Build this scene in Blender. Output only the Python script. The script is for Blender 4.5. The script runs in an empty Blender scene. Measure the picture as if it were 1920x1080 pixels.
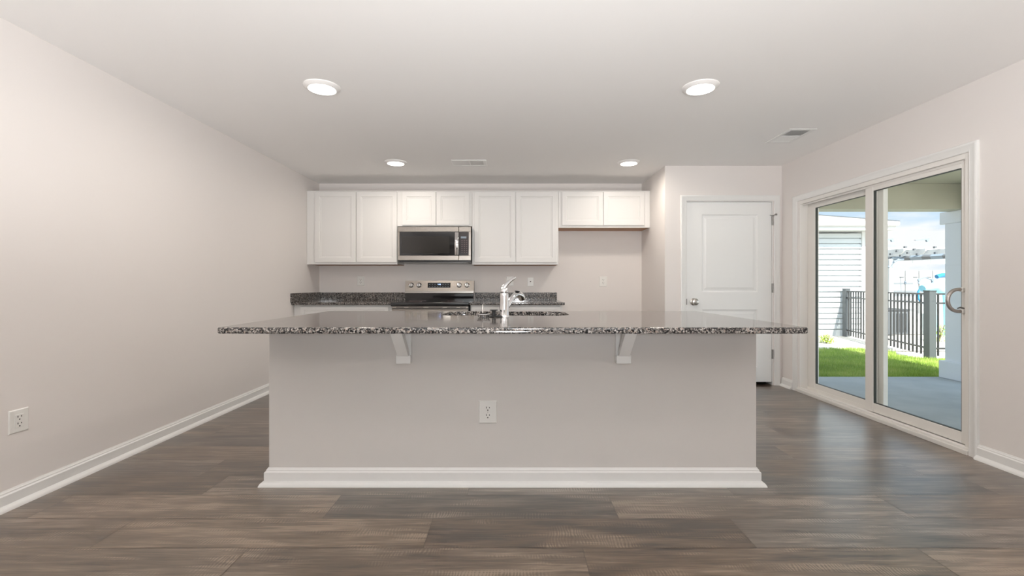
import bpy, bmesh, math, random
from mathutils import Vector, Matrix, noise
random.seed(7)
R = math.radians
scene = bpy.context.scene
COL = scene.collection

# ------------------------------------------------------------------ camera
H = 1.122                                   # eye height
cam_d = bpy.data.cameras.new('camera')
cam = bpy.data.objects.new('camera', cam_d); COL.objects.link(cam)
cam.location = (0, 0, H); cam.rotation_euler = (R(90), 0, 0)
cam_d.sensor_fit = 'HORIZONTAL'; cam_d.sensor_width = 36.0
cam_d.lens = 36.0 * 843 / 1920
cam_d.shift_y = -7 / 1920
cam_d.clip_start = 0.05; cam_d.clip_end = 300
scene.camera = cam

# ------------------------------------------------------------------ exposure
vs = scene.view_settings
vs.view_transform = 'Standard'; vs.look = 'None'; vs.gamma = 1.0
vs.use_curve_mapping = False
vs.exposure = 0.11
scene.cycles.max_bounces = 10
scene.cycles.diffuse_bounces = 6
scene.cycles.glossy_bounces = 5
scene.cycles.transparent_max_bounces = 12
scene.cycles.sample_clamp_indirect = 6.0
scene.cycles.use_denoising = True

# ------------------------------------------------------------------ sky
SKY = 1.0
world = bpy.data.worlds.new('sky'); scene.world = world; world.use_nodes = True
nt = world.node_tree; nt.nodes.clear()
def N(tree, kind, **kw):
    n = tree.nodes.new(kind)
    for k, v in kw.items(): setattr(n, k, v)
    return n
w_out = N(nt, 'ShaderNodeOutputWorld'); w_bg = N(nt, 'ShaderNodeBackground')
w_tc = N(nt, 'ShaderNodeTexCoord'); w_no = N(nt, 'ShaderNodeTexNoise')
w_map = N(nt, 'ShaderNodeMapping'); w_map.inputs['Scale'].default_value = (3.2, 3.2, 9.0)
w_no.inputs['Scale'].default_value = 2.2; w_no.inputs['Detail'].default_value = 7
w_s0 = N(nt, 'ShaderNodeSeparateXYZ'); w_lo = N(nt, 'ShaderNodeMapRange')       # more cloud low in the sky
w_lo.inputs['From Min'].default_value = .105; w_lo.inputs['From Max'].default_value = .075
w_lo.inputs['To Min'].default_value = -.08; w_lo.inputs['To Max'].default_value = .22
w_add = N(nt, 'ShaderNodeMath', operation='ADD')
w_ramp = N(nt, 'ShaderNodeValToRGB')
w_ramp.color_ramp.elements[0].position = 0.48; w_ramp.color_ramp.elements[0].color = (0.62, 0.79, 0.97, 1)
w_ramp.color_ramp.elements[1].position = 0.66; w_ramp.color_ramp.elements[1].color = (.97, .98, 1.0, 1)
nt.links.new(w_tc.outputs['Generated'], w_map.inputs['Vector'])
nt.links.new(w_tc.outputs['Generated'], w_s0.inputs[0]); nt.links.new(w_s0.outputs['Z'], w_lo.inputs['Value'])
nt.links.new(w_map.outputs['Vector'], w_no.inputs['Vector'])
nt.links.new(w_no.outputs['Fac'], w_add.inputs[0]); nt.links.new(w_lo.outputs['Result'], w_add.inputs[1])
nt.links.new(w_add.outputs[0], w_ramp.inputs['Fac'])
# the sky is brighter on the sun's side (towards -y)
w_sep = N(nt, 'ShaderNodeSeparateXYZ'); nt.links.new(w_tc.outputs['Generated'], w_sep.inputs[0])
w_mr = N(nt, 'ShaderNodeMapRange')
w_mr.inputs['From Min'].default_value = 0.3; w_mr.inputs['From Max'].default_value = -1.0
w_mr.inputs['To Min'].default_value = 1.0 * SKY; w_mr.inputs['To Max'].default_value = 3.0 * SKY
nt.links.new(w_sep.outputs['Y'], w_mr.inputs['Value'])
nt.links.new(w_ramp.outputs['Color'], w_bg.inputs['Color'])
nt.links.new(w_mr.outputs['Result'], w_bg.inputs['Strength'])
nt.links.new(w_bg.outputs[0], w_out.inputs[0])

# ------------------------------------------------------------------ sun
sun_d = bpy.data.lights.new('sun', 'SUN'); sun = bpy.data.objects.new('sun', sun_d); COL.objects.link(sun)
sun_d.energy = 9.0; sun_d.angle = R(0.8); sun_d.color = (1.0, 0.96, 0.88)
sun.rotation_euler = Vector((0.06, 1.0, -0.93)).to_track_quat('-Z', 'Y').to_euler()
sun.location = (0, -10, 12)

LAMP_W = 7.8                                # each recessed kitchen lamp
WINDOW_FILL_W = 40.0                             # added fill lamp outside each rear window
LAMP_COL = (1.0, 0.91, 0.81)

# two unseen fill spots added behind the camera, aimed up to brighten the room
def fill_spot(loc, aim, size, blend, watts):
    d = bpy.data.lights.new('fill_spot', 'SPOT'); o = bpy.data.objects.new('fill_spot', d); COL.objects.link(o)
    d.energy = watts; d.spot_size = size; d.spot_blend = blend; d.shadow_soft_size = .18; d.color = (.985, .99, 1.0)
    o.location = loc; o.rotation_euler = Vector(aim).to_track_quat('-Z', 'Y').to_euler()
fill_spot((.15, -.8, 1.27), (0, .60, 1), 2.6, .5, 325)
fill_spot((0, -.4, .40), (0, .15, 1), 2.6, .3, 190)
# ------------------------------------------------------------------ materials
def mat(name, color=(.8, .8, .8), rough=.5, metal=0.0, spec=0.5, emit=None, estr=1.0, coat=0.0):
    m = bpy.data.materials.new(name); m.use_nodes = True
    b = m.node_tree.nodes['Principled BSDF']
    b.inputs['Base Color'].default_value = (*color, 1)
    b.inputs['Roughness'].default_value = rough
    b.inputs['Metallic'].default_value = metal
    b.inputs['Specular IOR Level'].default_value = spec
    b.inputs['Coat Weight'].default_value = coat
    if emit:
        b.inputs['Emission Color'].default_value = (*emit, 1); b.inputs['Emission Strength'].default_value = estr
    return m
def bs(m): return m.node_tree.nodes['Principled BSDF']
def objcoord(t, scale=(1, 1, 1)):
    tc = N(t, 'ShaderNodeTexCoord'); mp = N(t, 'ShaderNodeMapping'); mp.inputs['Scale'].default_value = scale
    t.links.new(tc.outputs['Object'], mp.inputs['Vector']); return mp.outputs['Vector']
def add_bump(m, vec, scale, strength, dist=.002, detail=3):
    t = m.node_tree
    n = N(t, 'ShaderNodeTexNoise'); n.inputs['Scale'].default_value = scale; n.inputs['Detail'].default_value = detail
    t.links.new(vec, n.inputs['Vector'])
    b = N(t, 'ShaderNodeBump'); b.inputs['Strength'].default_value = strength; b.inputs['Distance'].default_value = dist
    t.links.new(n.outputs['Fac'], b.inputs['Height']); t.links.new(b.outputs['Normal'], bs(m).inputs['Normal'])
def mottle(m, c0, c1, scale, lo=.35, hi=.65, sc=(1, 1, 1), detail=4):
    t = m.node_tree
    n = N(t, 'ShaderNodeTexNoise'); n.inputs['Scale'].default_value = scale; n.inputs['Detail'].default_value = detail
    t.links.new(objcoord(t, sc), n.inputs['Vector'])
    r = N(t, 'ShaderNodeValToRGB')
    r.color_ramp.elements[0].position = lo; r.color_ramp.elements[0].color = (*c0, 1)
    r.color_ramp.elements[1].position = hi; r.color_ramp.elements[1].color = (*c1, 1)
    t.links.new(n.outputs['Fac'], r.inputs['Fac']); t.links.new(r.outputs['Color'], bs(m).inputs['Base Color'])

M = {}
M['wall'] = mat('wall_paint', (.77, .73, .705), .72, spec=.25)
add_bump(M['wall'], objcoord(M['wall'].node_tree), 220, .05)
M['island_paint'] = mat('island_paint', (.64, .61, .585), .6, spec=.3)
add_bump(M['island_paint'], objcoord(M['island_paint'].node_tree), 220, .05)
M['ceiling'] = mat('ceiling_paint', (.90, .885, .87), .85, spec=.15)
add_bump(M['ceiling'], objcoord(M['ceiling'].node_tree), 160, .06)
M['trim'] = mat('trim_paint', (.80, .795, .78), .35)
M['cab'] = mat('cabinet_paint', (.75, .735, .715), .4)
M['door'] = mat('door_paint', (.84, .84, .83), .42)
M['vinyl'] = mat('door_frame_vinyl', (.80, .775, .74), .4)
M['plate'] = mat('plate_plastic', (.80, .79, .76), .35)
M['slot'] = mat('dark_slot', (.02, .02, .02), .6)
M['gasket'] = mat('gasket_rubber', (.035, .04, .035), .5)
M['chrome'] = mat('chrome', (.85, .85, .86), .06, 1.0)
M['nickel'] = mat('satin_nickel', (.50, .47, .44), .28, 1.0)
M['steel_dark'] = mat('hinge_metal', (.32, .31, .30), .35, 1.0)
M['handle_grey'] = mat('handle_metal', (.46, .43, .41), .35, .8)
M['wood_raw'] = mat('raw_wood', (.38, .20, .11), .6)
mottle(M['wood_raw'], (.30, .15, .08), (.45, .25, .14), 6, sc=(1, 12, 1))
M['black'] = mat('black_plastic', (.012, .012, .013), .35)
M['black_glass'] = mat('black_glass', (.006, .006, .007), .05, spec=.6)
M['cook_glass'] = mat('cooktop_glass', (.008, .008, .009), .08, spec=.6)
M['oven_window'] = mat('oven_window', (.022, .020, .018), .10, spec=.4)
M['panel_dark'] = mat('control_panel', (.02, .012, .012), .15, spec=.5)
M['print'] = mat('panel_print', (.16, .10, .10), .4)
M['display'] = mat('clock_digits', (.4, .6, 1.0), .4, emit=(.62, .80, 1.0), estr=1.6)
M['lens'] = mat('lamp_lens', (1, 1, 1), .4, emit=(1.0, .95, .88), estr=5.0)
M['lamp_trim'] = mat('lamp_trim', (.85, .83, .81), .4)
M['red_dot'] = mat('red_dot', (.5, .08, .06), .4)
M['rubber'] = mat('black_rubber', (.012, .012, .012), .45)
M['vent_dark'] = mat('vent_inside', (.60, .60, .59), .8)
M['window_white'] = mat('window_frame', (.8, .79, .77), .4)

# brushed stainless steel
m = M['steel'] = mat('stainless_steel', (.33, .30, .27), .28, 1.0)
t = m.node_tree
n = N(t, 'ShaderNodeTexNoise'); n.inputs['Scale'].default_value = 60; n.inputs['Detail'].default_value = 2
t.links.new(objcoord(t, (.5, 8, 40)), n.inputs['Vector'])
mr = N(t, 'ShaderNodeMapRange'); mr.inputs['To Min'].default_value = .22; mr.inputs['To Max'].default_value = .36
t.links.new(n.outputs['Fac'], mr.inputs['Value']); t.links.new(mr.outputs['Result'], bs(m).inputs['Roughness'])
bs(m).inputs['Anisotropic'].default_value = .6

# speckled granite
m = M['granite'] = mat('granite', (.3, .28, .27), .09, spec=.5)
t = m.node_tree; vec = objcoord(t)
wn = N(t, 'ShaderNodeTexNoise'); wn.inputs['Scale'].default_value = 70; wn.inputs['Detail'].default_value = 2
t.links.new(vec, wn.inputs['Vector'])
mixv = N(t, 'ShaderNodeMix', data_type='VECTOR'); mixv.inputs['Factor'].default_value = .012
t.links.new(vec, mixv.inputs[4]); t.links.new(wn.outputs['Color'], mixv.inputs[5])
v1 = N(t, 'ShaderNodeTexVoronoi'); v1.inputs['Scale'].default_value = 165
t.links.new(mixv.outputs[1], v1.inputs['Vector'])
sepc = N(t, 'ShaderNodeSeparateColor'); t.links.new(v1.outputs['Color'], sepc.inputs[0])
gr = N(t, 'ShaderNodeValToRGB'); gr.color_ramp.interpolation = 'CONSTANT'
el = gr.color_ramp.elements
el[0].position = 0; el[0].color = (.010, .010, .011, 1)
el[1].position = .30; el[1].color = (.055, .050, .048, 1)
for p, c in ((.46, (.11, .10, .094)), (.62, (.21, .193, .18)), (.80, (.36, .335, .31)), (.93, (.27, .215, .185))):
    e = el.new(p); e.color = (*c, 1)
t.links.new(sepc.outputs[0], gr.inputs['Fac'])
big = N(t, 'ShaderNodeTexNoise'); big.inputs['Scale'].default_value = 22; big.inputs['Detail'].default_value = 3
t.links.new(vec, big.inputs['Vector'])
bm_r = N(t, 'ShaderNodeMapRange'); bm_r.inputs['From Min'].default_value = .3; bm_r.inputs['From Max'].default_value = .7
bm_r.inputs['To Min'].default_value = .75; bm_r.inputs['To Max'].default_value = 1.25
t.links.new(big.outputs['Fac'], bm_r.inputs['Value'])
mul = N(t, 'ShaderNodeMix', data_type='RGBA', blend_type='MULTIPLY'); mul.inputs['Factor'].default_value = 1
t.links.new(gr.outputs['Color'], mul.inputs[6]); t.links.new(bm_r.outputs['Result'], mul.inputs[7])
t.links.new(mul.outputs[2], bs(m).inputs['Base Color'])

# vinyl plank floor: UV in metres along / across each plank, colour attribute 'tone' per plank
m = M['floor'] = mat('vinyl_planks', (.2, .16, .13), .4, spec=1.0, coat=.7)
bs(m).inputs['Coat IOR'].default_value = 1.55
bs(m).inputs['Coat Roughness'].default_value = .30
t = m.node_tree
uv = N(t, 'ShaderNodeUVMap', uv_map='UVMap'); at = N(t, 'ShaderNodeAttribute', attribute_name='tone')
sc_ = N(t, 'ShaderNodeSeparateColor'); t.links.new(at.outputs['Color'], sc_.inputs[0])
off = N(t, 'ShaderNodeCombineXYZ')
mo = N(t, 'ShaderNodeMath', operation='MULTIPLY'); mo.inputs[1].default_value = 40
t.links.new(sc_.outputs[1], mo.inputs[0]); t.links.new(mo.outputs[0], off.inputs[0]); t.links.new(mo.outputs[0], off.inputs[2])
vadd = N(t, 'ShaderNodeVectorMath', operation='ADD')
t.links.new(uv.outputs['UV'], vadd.inputs[0]); t.links.new(off.outputs[0], vadd.inputs[1])
def vscale(v, s):
    mp = N(t, 'ShaderNodeMapping'); mp.inputs['Scale'].default_value = s
    t.links.new(v, mp.inputs['Vector']); return mp.outputs['Vector']
g1 = N(t, 'ShaderNodeTexNoise'); g1.inputs['Scale'].default_value = 1; g1.inputs['Detail'].default_value = 6; g1.inputs['Roughness'].default_value = .62
t.links.new(vscale(vadd.outputs[0], (2.6, 44, 1)), g1.inputs['Vector']); g1.inputs['Distortion'].default_value = .5
g2 = N(t, 'ShaderNodeTexNoise'); g2.inputs['Scale'].default_value = 1; g2.inputs['Detail'].default_value = 4
t.links.new(vscale(vadd.outputs[0], (10, 260, 1)), g2.inputs['Vector'])
g3 = N(t, 'ShaderNodeTexNoise'); g3.inputs['Scale'].default_value = 1; g3.inputs['Detail'].default_value = 3
t.links.new(vscale(vadd.outputs[0], (2.2, 10, 1)), g3.inputs['Vector'])
ramp = N(t, 'ShaderNodeValToRGB'); el = ramp.color_ramp.elements
el[0].position = .36; el[0].color = (.026, .018, .013, 1)
el[1].position = .66; el[1].color = (.25, .20, .16, 1)
e = el.new(.45); e.color = (.080, .058, .042, 1)
e = el.new(.56); e.color = (.135, .103, .078, 1)
mx = N(t, 'ShaderNodeMix', data_type='FLOAT'); mx.inputs[0].default_value = .36
t.links.new(g1.outputs['Fac'], mx.inputs[2]); t.links.new(g2.outputs['Fac'], mx.inputs[3])
tone = N(t, 'ShaderNodeMath', operation='MULTIPLY_ADD'); tone.inputs[1].default_value = .13; tone.inputs[2].default_value = -.075
t.links.new(sc_.outputs[0], tone.inputs[0])
g3a = N(t, 'ShaderNodeMath', operation='MULTIPLY_ADD'); g3a.inputs[1].default_value = .40; g3a.inputs[2].default_value = -.20
t.links.new(g3.outputs['Fac'], g3a.inputs[0])
s1 = N(t, 'ShaderNodeMath', operation='ADD'); s2 = N(t, 'ShaderNodeMath', operation='ADD')
t.links.new(mx.outputs[0], s1.inputs[0]); t.links.new(tone.outputs[0], s1.inputs[1])
t.links.new(s1.outputs[0], s2.inputs[0]); t.links.new(g3a.outputs[0], s2.inputs[1])
# saw marks across the grain, in patches
wv = N(t, 'ShaderNodeTexWave', wave_type='BANDS', bands_direction='X'); wv.inputs['Scale'].default_value = 24
wv.inputs['Distortion'].default_value = 9; wv.inputs['Detail'].default_value = 2; wv.inputs['Detail Scale'].default_value = .7
t.links.new(vscale(vadd.outputs[0], (1, .6, 1)), wv.inputs['Vector'])
pm = N(t, 'ShaderNodeTexNoise'); pm.inputs['Scale'].default_value = 1; pm.inputs['Detail'].default_value = 3
t.links.new(vscale(vadd.outputs[0], (3.0, 14, 1)), pm.inputs['Vector'])
pmr = N(t, 'ShaderNodeMapRange'); pmr.inputs['From Min'].default_value = .52; pmr.inputs['From Max'].default_value = .68
pmr.inputs['To Min'].default_value = 0; pmr.inputs['To Max'].default_value = .20
t.links.new(pm.outputs['Fac'], pmr.inputs['Value'])
sw = N(t, 'ShaderNodeMath', operation='MULTIPLY'); t.links.new(wv.outputs['Fac'], sw.inputs[0]); t.links.new(pmr.outputs['Result'], sw.inputs[1])
s3 = N(t, 'ShaderNodeMath', operation='ADD'); t.links.new(s2.outputs[0], s3.inputs[0]); t.links.new(sw.outputs[0], s3.inputs[1])
t.links.new(s3.outputs[0], ramp.inputs['Fac'])
# some planks a little greyer
hs = N(t, 'ShaderNodeHueSaturation'); hs.inputs['Value'].default_value = .97
sat = N(t, 'ShaderNodeMapRange'); sat.inputs['To Min'].default_value = .95; sat.inputs['To Max'].default_value = 1.4
t.links.new(sc_.outputs[2], sat.inputs['Value']); t.links.new(sat.outputs['Result'], hs.inputs['Saturation'])
t.links.new(ramp.outputs['Color'], hs.inputs['Color']); t.links.new(hs.outputs['Color'], bs(m).inputs['Base Color'])
rr = N(t, 'ShaderNodeMapRange'); rr.inputs['To Min'].default_value = .26; rr.inputs['To Max'].default_value = .42
t.links.new(g2.outputs['Fac'], rr.inputs['Value']); t.links.new(rr.outputs['Result'], bs(m).inputs['Roughness'])
bp = N(t, 'ShaderNodeBump'); bp.inputs['Strength'].default_value = .25; bp.inputs['Distance'].default_value = .002
t.links.new(s3.outputs[0], bp.inputs['Height']); t.links.new(bp.outputs['Normal'], bs(m).inputs['Normal'])

# window glass: thin pane
def pane_mat(name, tint):
    m = bpy.data.materials.new(name); m.use_nodes = True
    t = m.node_tree; t.nodes.clear()
    o = N(t, 'ShaderNodeOutputMaterial'); tr = N(t, 'ShaderNodeBsdfTransparent'); gl = N(t, 'ShaderNodeBsdfGlossy')
    tr.inputs['Color'].default_value = (*tint, 1); gl.inputs['Roughness'].default_value = .0
    lw_ = N(t, 'ShaderNodeLayerWeight'); pw = N(t, 'ShaderNodeMath', operation='POWER'); pw.inputs[1].default_value = 5
    fr = N(t, 'ShaderNodeMath', operation='MULTIPLY_ADD'); fr.inputs[1].default_value = .6; fr.inputs[2].default_value = .025
    t.links.new(lw_.outputs['Facing'], pw.inputs[0]); t.links.new(pw.outputs[0], fr.inputs[0])
    mx = N(t, 'ShaderNodeMixShader')
    t.links.new(fr.outputs[0], mx.inputs[0]); t.links.new(tr.outputs[0], mx.inputs[1]); t.links.new(gl.outputs[0], mx.inputs[2])
    t.links.new(mx.outputs[0], o.inputs[0]); return m
M['glass'] = pane_mat('pane_glass', (.985, .995, .985))

# outdoors
M['concrete'] = mat('patio_concrete', (.36, .39, .42), .8)
mottle(M['concrete'], (.33, .365, .395), (.41, .445, .475), 3, .3, .7, detail=8)
add_bump(M['concrete'], objcoord(M['concrete'].node_tree), 90, .3, .004)
M['porch'] = mat('porch_paint', (.50, .49, .38), .6)
M['column'] = mat('column_paint', (.76, .80, .87), .5)
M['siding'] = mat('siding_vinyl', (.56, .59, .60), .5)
M['ext_white'] = mat('exterior_trim', (.62, .62, .61), .5)
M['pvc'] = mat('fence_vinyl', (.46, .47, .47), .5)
M['shingle'] = mat('roof_shingles', (.62, .59, .52), .85)
mottle(M['shingle'], (.30, .28, .24), (.44, .42, .37), 9, sc=(1, 1, 6))
M['soil'] = mat('lawn_soil', (.20, .26, .07), .9)
mottle(M['soil'], (.16, .21, .05), (.36, .38, .12), 7)
M['mulch'] = mat('gravel_bed', (.66, .62, .56), .9)
mottle(M['mulch'], (.45, .40, .34), (.78, .74, .68), 28, detail=5)
M['fence_metal'] = mat('fence_metal', (.035, .035, .036), .45)
M['fence_post'] = mat('fence_post_metal', (.085, .095, .10), .45)
M['ac_and_gap_grey'] = mat('unit_and_gap_grey', (.13, .14, .15), .55)
M['ac_dark'] = mat('unit_grille', (.06, .065, .07), .6)
M['block'] = mat('block_wall', (.52, .50, .47), .8)
M['toy_blue'] = mat('toy_blue', (.30, .66, .78), .35)
M['toy_deep'] = mat('toy_deep_blue', (.03, .22, .42), .35)
M['toy_and_shade_grey'] = mat('toy_and_shade_grey', (.22, .27, .32), .45)
M['hose'] = mat('hose_white', (.72, .74, .74), .4)
m = M['grass'] = mat('grass_blade', (.25, .42, .08), .6, spec=.2)
t = m.node_tree; a2 = N(t, 'ShaderNodeAttribute', attribute_name='tone'); rp = N(t, 'ShaderNodeValToRGB')
rp.color_ramp.elements[0].color = (.18, .30, .04, 1); rp.color_ramp.elements[1].color = (.64, .64, .25, 1)
e = rp.color_ramp.elements.new(.6); e.color = (.38, .52, .10, 1)
s_ = N(t, 'ShaderNodeSeparateColor'); t.links.new(a2.outputs['Color'], s_.inputs[0]); t.links.new(s_.outputs[0], rp.inputs['Fac'])
t.links.new(rp.outputs['Color'], bs(m).inputs['Base Color'])
M['leaf'] = mat('shrub_leaf', (.42, .55, .08), .55)
M['leaf_pale'] = mat('shrub_leaf_pale', (.45, .55, .16), .55)
M['stem'] = mat('shrub_stem', (.20, .15, .08), .8)

# ------------------------------------------------------------------ mesh helpers
def finish(bm, sharp=35):
    bmesh.ops.recalc_face_normals(bm, faces=bm.faces)
    ca = R(sharp)
    for f in bm.faces: f.smooth = True
    for e in bm.edges:
        if len(e.link_faces) == 2:
            an = e.calc_face_angle(0); a0, a1 = sorted(f.calc_area() for f in e.link_faces)
            # a broad flat face stays flat next to its small bevels
            if an > ca or (an > .02 and a1 > .0015 and a1 > 12 * a0): e.smooth = False
def obj(name, bm, material, parent=None, loc=None, sharp=35, keep=False):
    """One mesh object. Verts are in world coordinates; they are moved to the frame of the thing (parent) or of loc."""
    if not keep: finish(bm, sharp)
    root = parent
    org = Vector((0, 0, 0))
    while root is not None:
        org += root.location; root = root.parent
    if loc is not None: org = Vector(loc)
    bmesh.ops.translate(bm, verts=bm.verts, vec=-org)
    me = bpy.data.meshes.new(name); bm.to_mesh(me); bm.free()
    me.materials.append(material)
    o = bpy.data.objects.new(name, me); COL.objects.link(o)
    if parent is not None: o.parent = parent
    else: o.location = org
    return o
def tag(o, label=None, cat=None, group=None, kind=None):
    if label: o['label'] = label
    if cat: o['category'] = cat
    if group: o['group'] = group
    if kind: o['kind'] = kind
    return o
def thing(name, label, cat, loc, group=None, kind=None):
    o = bpy.data.objects.new(name, None); COL.objects.link(o)
    o.location = loc; o.empty_display_size = .05
    return tag(o, label, cat, group, kind)
def copy_tree(o, parent=None):
    c = o.copy(); COL.objects.link(c)
    if parent is not None: c.parent = parent
    for ch in list(o.children): copy_tree(ch, c)
    return c
def NB(): return bmesh.new()
def box(bm, x0, x1, y0, y1, z0, z1, bev=0.0, seg=1):
    t = bmesh.new()
    v = [t.verts.new(p) for p in ((x0, y0, z0), (x1, y0, z0), (x1, y1, z0), (x0, y1, z0), (x0, y0, z1), (x1, y0, z1), (x1, y1, z1), (x0, y1, z1))]
    for f in ((0, 3, 2, 1), (4, 5, 6, 7), (0, 1, 5, 4), (1, 2, 6, 5), (2, 3, 7, 6), (3, 0, 4, 7)): t.faces.new([v[i] for i in f])
    if bev > 0: bmesh.ops.bevel(t, geom=t.edges[:], offset=bev, segments=seg, affect='EDGES', profile=.5)
    merge(bm, t); return bm
def merge(bm, t):
    mp = {}
    for v in t.verts: mp[v] = bm.verts.new(v.co)
    for f in t.faces:
        try: bm.faces.new([mp[v] for v in f.verts])
        except ValueError: pass
    t.free()
def quad(bm, *pts): return bm.faces.new([bm.verts.new(p) for p in pts])
def prism(bm, poly, axis, a, b):
    """poly: list of 2D points, extruded from a to b along axis ('x': poly=(y,z); 'y': (x,z); 'z': (x,y))"""
    def P(p, s): return {'x': (s, p[0], p[1]), 'y': (p[0], s, p[1]), 'z': (p[0], p[1], s)}[axis]
    A = [bm.verts.new(P(p, a)) for p in poly]; B = [bm.verts.new(P(p, b)) for p in poly]
    bm.faces.new(A); bm.faces.new(B)
    for i in range(len(poly)):
        j = (i + 1) % len(poly); bm.faces.new((A[i], A[j], B[j], B[i]))
def sweep(bm, path, up, profile, closed=False, cap=True):
    """profile [(side, height)]: side = up x direction (left of travel), height along up; mitred corners"""
    up = Vector(up).normalized(); P = [Vector(p) for p in path]; n = len(P); rings = []
    for i, p in enumerate(P):
        d0 = (P[i] - P[i - 1]).normalized() if (i > 0 or closed) else None
        d1 = (P[(i + 1) % n] - P[i]).normalized() if (i < n - 1 or closed) else None
        s0 = up.cross(d0) if d0 else up.cross(d1); s1 = up.cross(d1) if d1 else s0
        s = (s0 + s1).normalized(); s = s / max(.2, s.dot(s0))
        rings.append([bm.verts.new(p + s * a + up * b) for a, b in profile])
    k = len(profile)
    for i in range(n if closed else n - 1):
        A, B = rings[i], rings[(i + 1) % n]
        for j in range(k): bm.faces.new((A[j], A[(j + 1) % k], B[(j + 1) % k], B[j]))
    if cap and not closed: bm.faces.new(rings[0]); bm.faces.new(rings[-1])
def tube(bm, pts, rad, n=12, cap=True, flat=1.0, ref=(0, 0, 1)):
    P = [Vector(p) for p in pts]; rad = rad if isinstance(rad, (list, tuple)) else [rad] * len(P)
    rings = []; u = None
    for i, p in enumerate(P):
        d = (P[min(i + 1, len(P) - 1)] - P[max(i - 1, 0)]).normalized()
        if u is None:
            u = Vector(ref)
            if abs(u.dot(d)) > .95: u = Vector((1, 0, 0))
        u = (u - d * u.dot(d)).normalized(); v = d.cross(u)
        rings.append([bm.verts.new(p + (u * math.cos(2 * math.pi * k / n) * flat + v * math.sin(2 * math.pi * k / n)) * rad[i]) for k in range(n)])
    for A, B in zip(rings, rings[1:]):
        for k in range(n): bm.faces.new((A[k], A[(k + 1) % n], B[(k + 1) % n], B[k]))
    if cap: bm.faces.new(rings[0]); bm.faces.new(rings[-1])
def lathe(bm, prof, c, axis=(0, 0, 1), n=24):
    """prof [(radius, height)] around axis through c"""
    q = Vector((0, 0, 1)).rotation_difference(Vector(axis).normalized()); c = Vector(c); rings = []
    for r, h in prof:
        if r < 1e-6: rings.append([bm.verts.new(c + q @ Vector((0, 0, h)))])
        else: rings.append([bm.verts.new(c + q @ Vector((r * math.cos(2 * math.pi * k / n), r * math.sin(2 * math.pi * k / n), h))) for k in range(n)])
    for A, B in zip(rings, rings[1:]):
        if len(A) == 1 and len(B) == 1: continue
        for k in range(n):
            if len(A) == 1: bm.faces.new((A[0], B[k], B[(k + 1) % n]))
            elif len(B) == 1: bm.faces.new((A[k], A[(k + 1) % n], B[0]))
            else: bm.faces.new((A[k], A[(k + 1) % n], B[(k + 1) % n], B[k]))
def rings_face(bm, x0, x1, z0, z1, y, rings, sy=1):
    """nested rectangles on a face at y (facing -y): rings [(inset, depth into +y)], last one filled"""
    loops = []
    for ins, dep in rings:
        loops.append([bm.verts.new(p) for p in ((x0 + ins, y + dep * sy, z0 + ins), (x1 - ins, y + dep * sy, z0 + ins), (x1 - ins, y + dep * sy, z1 - ins), (x0 + ins, y + dep * sy, z1 - ins))])
    for A, B in zip(loops, loops[1:]):
        for k in range(4): bm.faces.new((A[k], A[(k + 1) % 4], B[(k + 1) % 4], B[k]))
    bm.faces.new(loops[-1])
    return loops[0]
def shaker_door(bm, x0, x1, z0, z1, y, th=.02, rail=.054):
    """cabinet door facing -y: flat frame round a recessed panel with a small inner step"""
    b = .002
    A = rings_face(bm, x0, x1, z0, z1, y + b, [(0, 0), (b, -b), (rail, -b), (rail + .005, .006 - b), (rail + .016, .006 - b), (rail + .019, .0095 - b)])
    B = [bm.verts.new((v.co.x, y + th, v.co.z)) for v in A]
    for k in range(4): bm.faces.new((A[k], A[(k + 1) % 4], B[(k + 1) % 4], B[k]))
    bm.faces.new(B)
def rrect(x0, x1, y0, y1, r, n=6):
    pts = []
    for cx, cy, a0 in ((x1 - r, y0 + r, -90), (x1 - r, y1 - r, 0), (x0 + r, y1 - r, 90), (x0 + r, y0 + r, 180)):
        for k in range(n + 1):
            a = R(a0 + 90 * k / n); pts.append((cx + r * math.cos(a), cy + r * math.sin(a)))
    return pts

# ------------------------------------------------------------------ setting: dimensions
XL, XR = -2.525, 3.0          # left and right wall faces
YB = 5.894                    # kitchen back wall
YP, XA = 5.0, 1.70            # pantry wall, alcove side wall
ZC = 2.44                     # ceiling
YR = -4.6                     # rear wall behind the camera
SY0, SY1, SZ = 2.945, 4.725, 1.990    # patio-door opening
PX0, PX1, PZ = 1.937, 2.900, 2.046    # pantry-door opening

def struct(name, bm, material, label=None):
    o = obj(name, bm, material); o['kind'] = 'structure'
    if label: o['label'] = label
    return o

# floor of staggered planks (one mesh; each plank a face with its own tone and UV)
bm = NB(); uvl = bm.loops.layers.uv.new('UVMap'); cl = bm.loops.layers.float_color.new('tone')
PW, PL, Y0, G = .2405, 1.42, 1.913, .0011
known = {0: (-.378), 1: .512, -1: .30, 2: -.237}
prev = 0.0
rows = range(int((YR - Y0) / PW) - 1, int((YB + .1 - Y0) / PW) + 1)
for r in rows:
    ya, yb = Y0 + r * PW, Y0 + (r + 1) * PW
    rr_ = random.Random(r * 31 + 5)
    offx = known.get(r, (r * .57 * PL) % PL)
    k0 = int(math.floor((XL - .1 - offx) / PL))
    for k in range(k0, k0 + 7):
        a, b = offx + k * PL, offx + (k + 1) * PL
        a, b = max(a, XL - .05), min(b, XR + .02)
        if b - a < .01: continue
        yy0, yy1 = max(ya, YR - .05), min(yb, YB + .05)
        tn = (rr_.random(), rr_.random(), rr_.random(), 1)
        f = quad(bm, (a + G, yy0 + G, 0), (b - G, yy0 + G, 0), (b - G, yy1 - G, 0), (a + G, yy1 - G, 0))
        for l in f.loops:
            l[uvl].uv = (l.vert.co.x, l.vert.co.y - ya); l[cl] = tn
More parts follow.
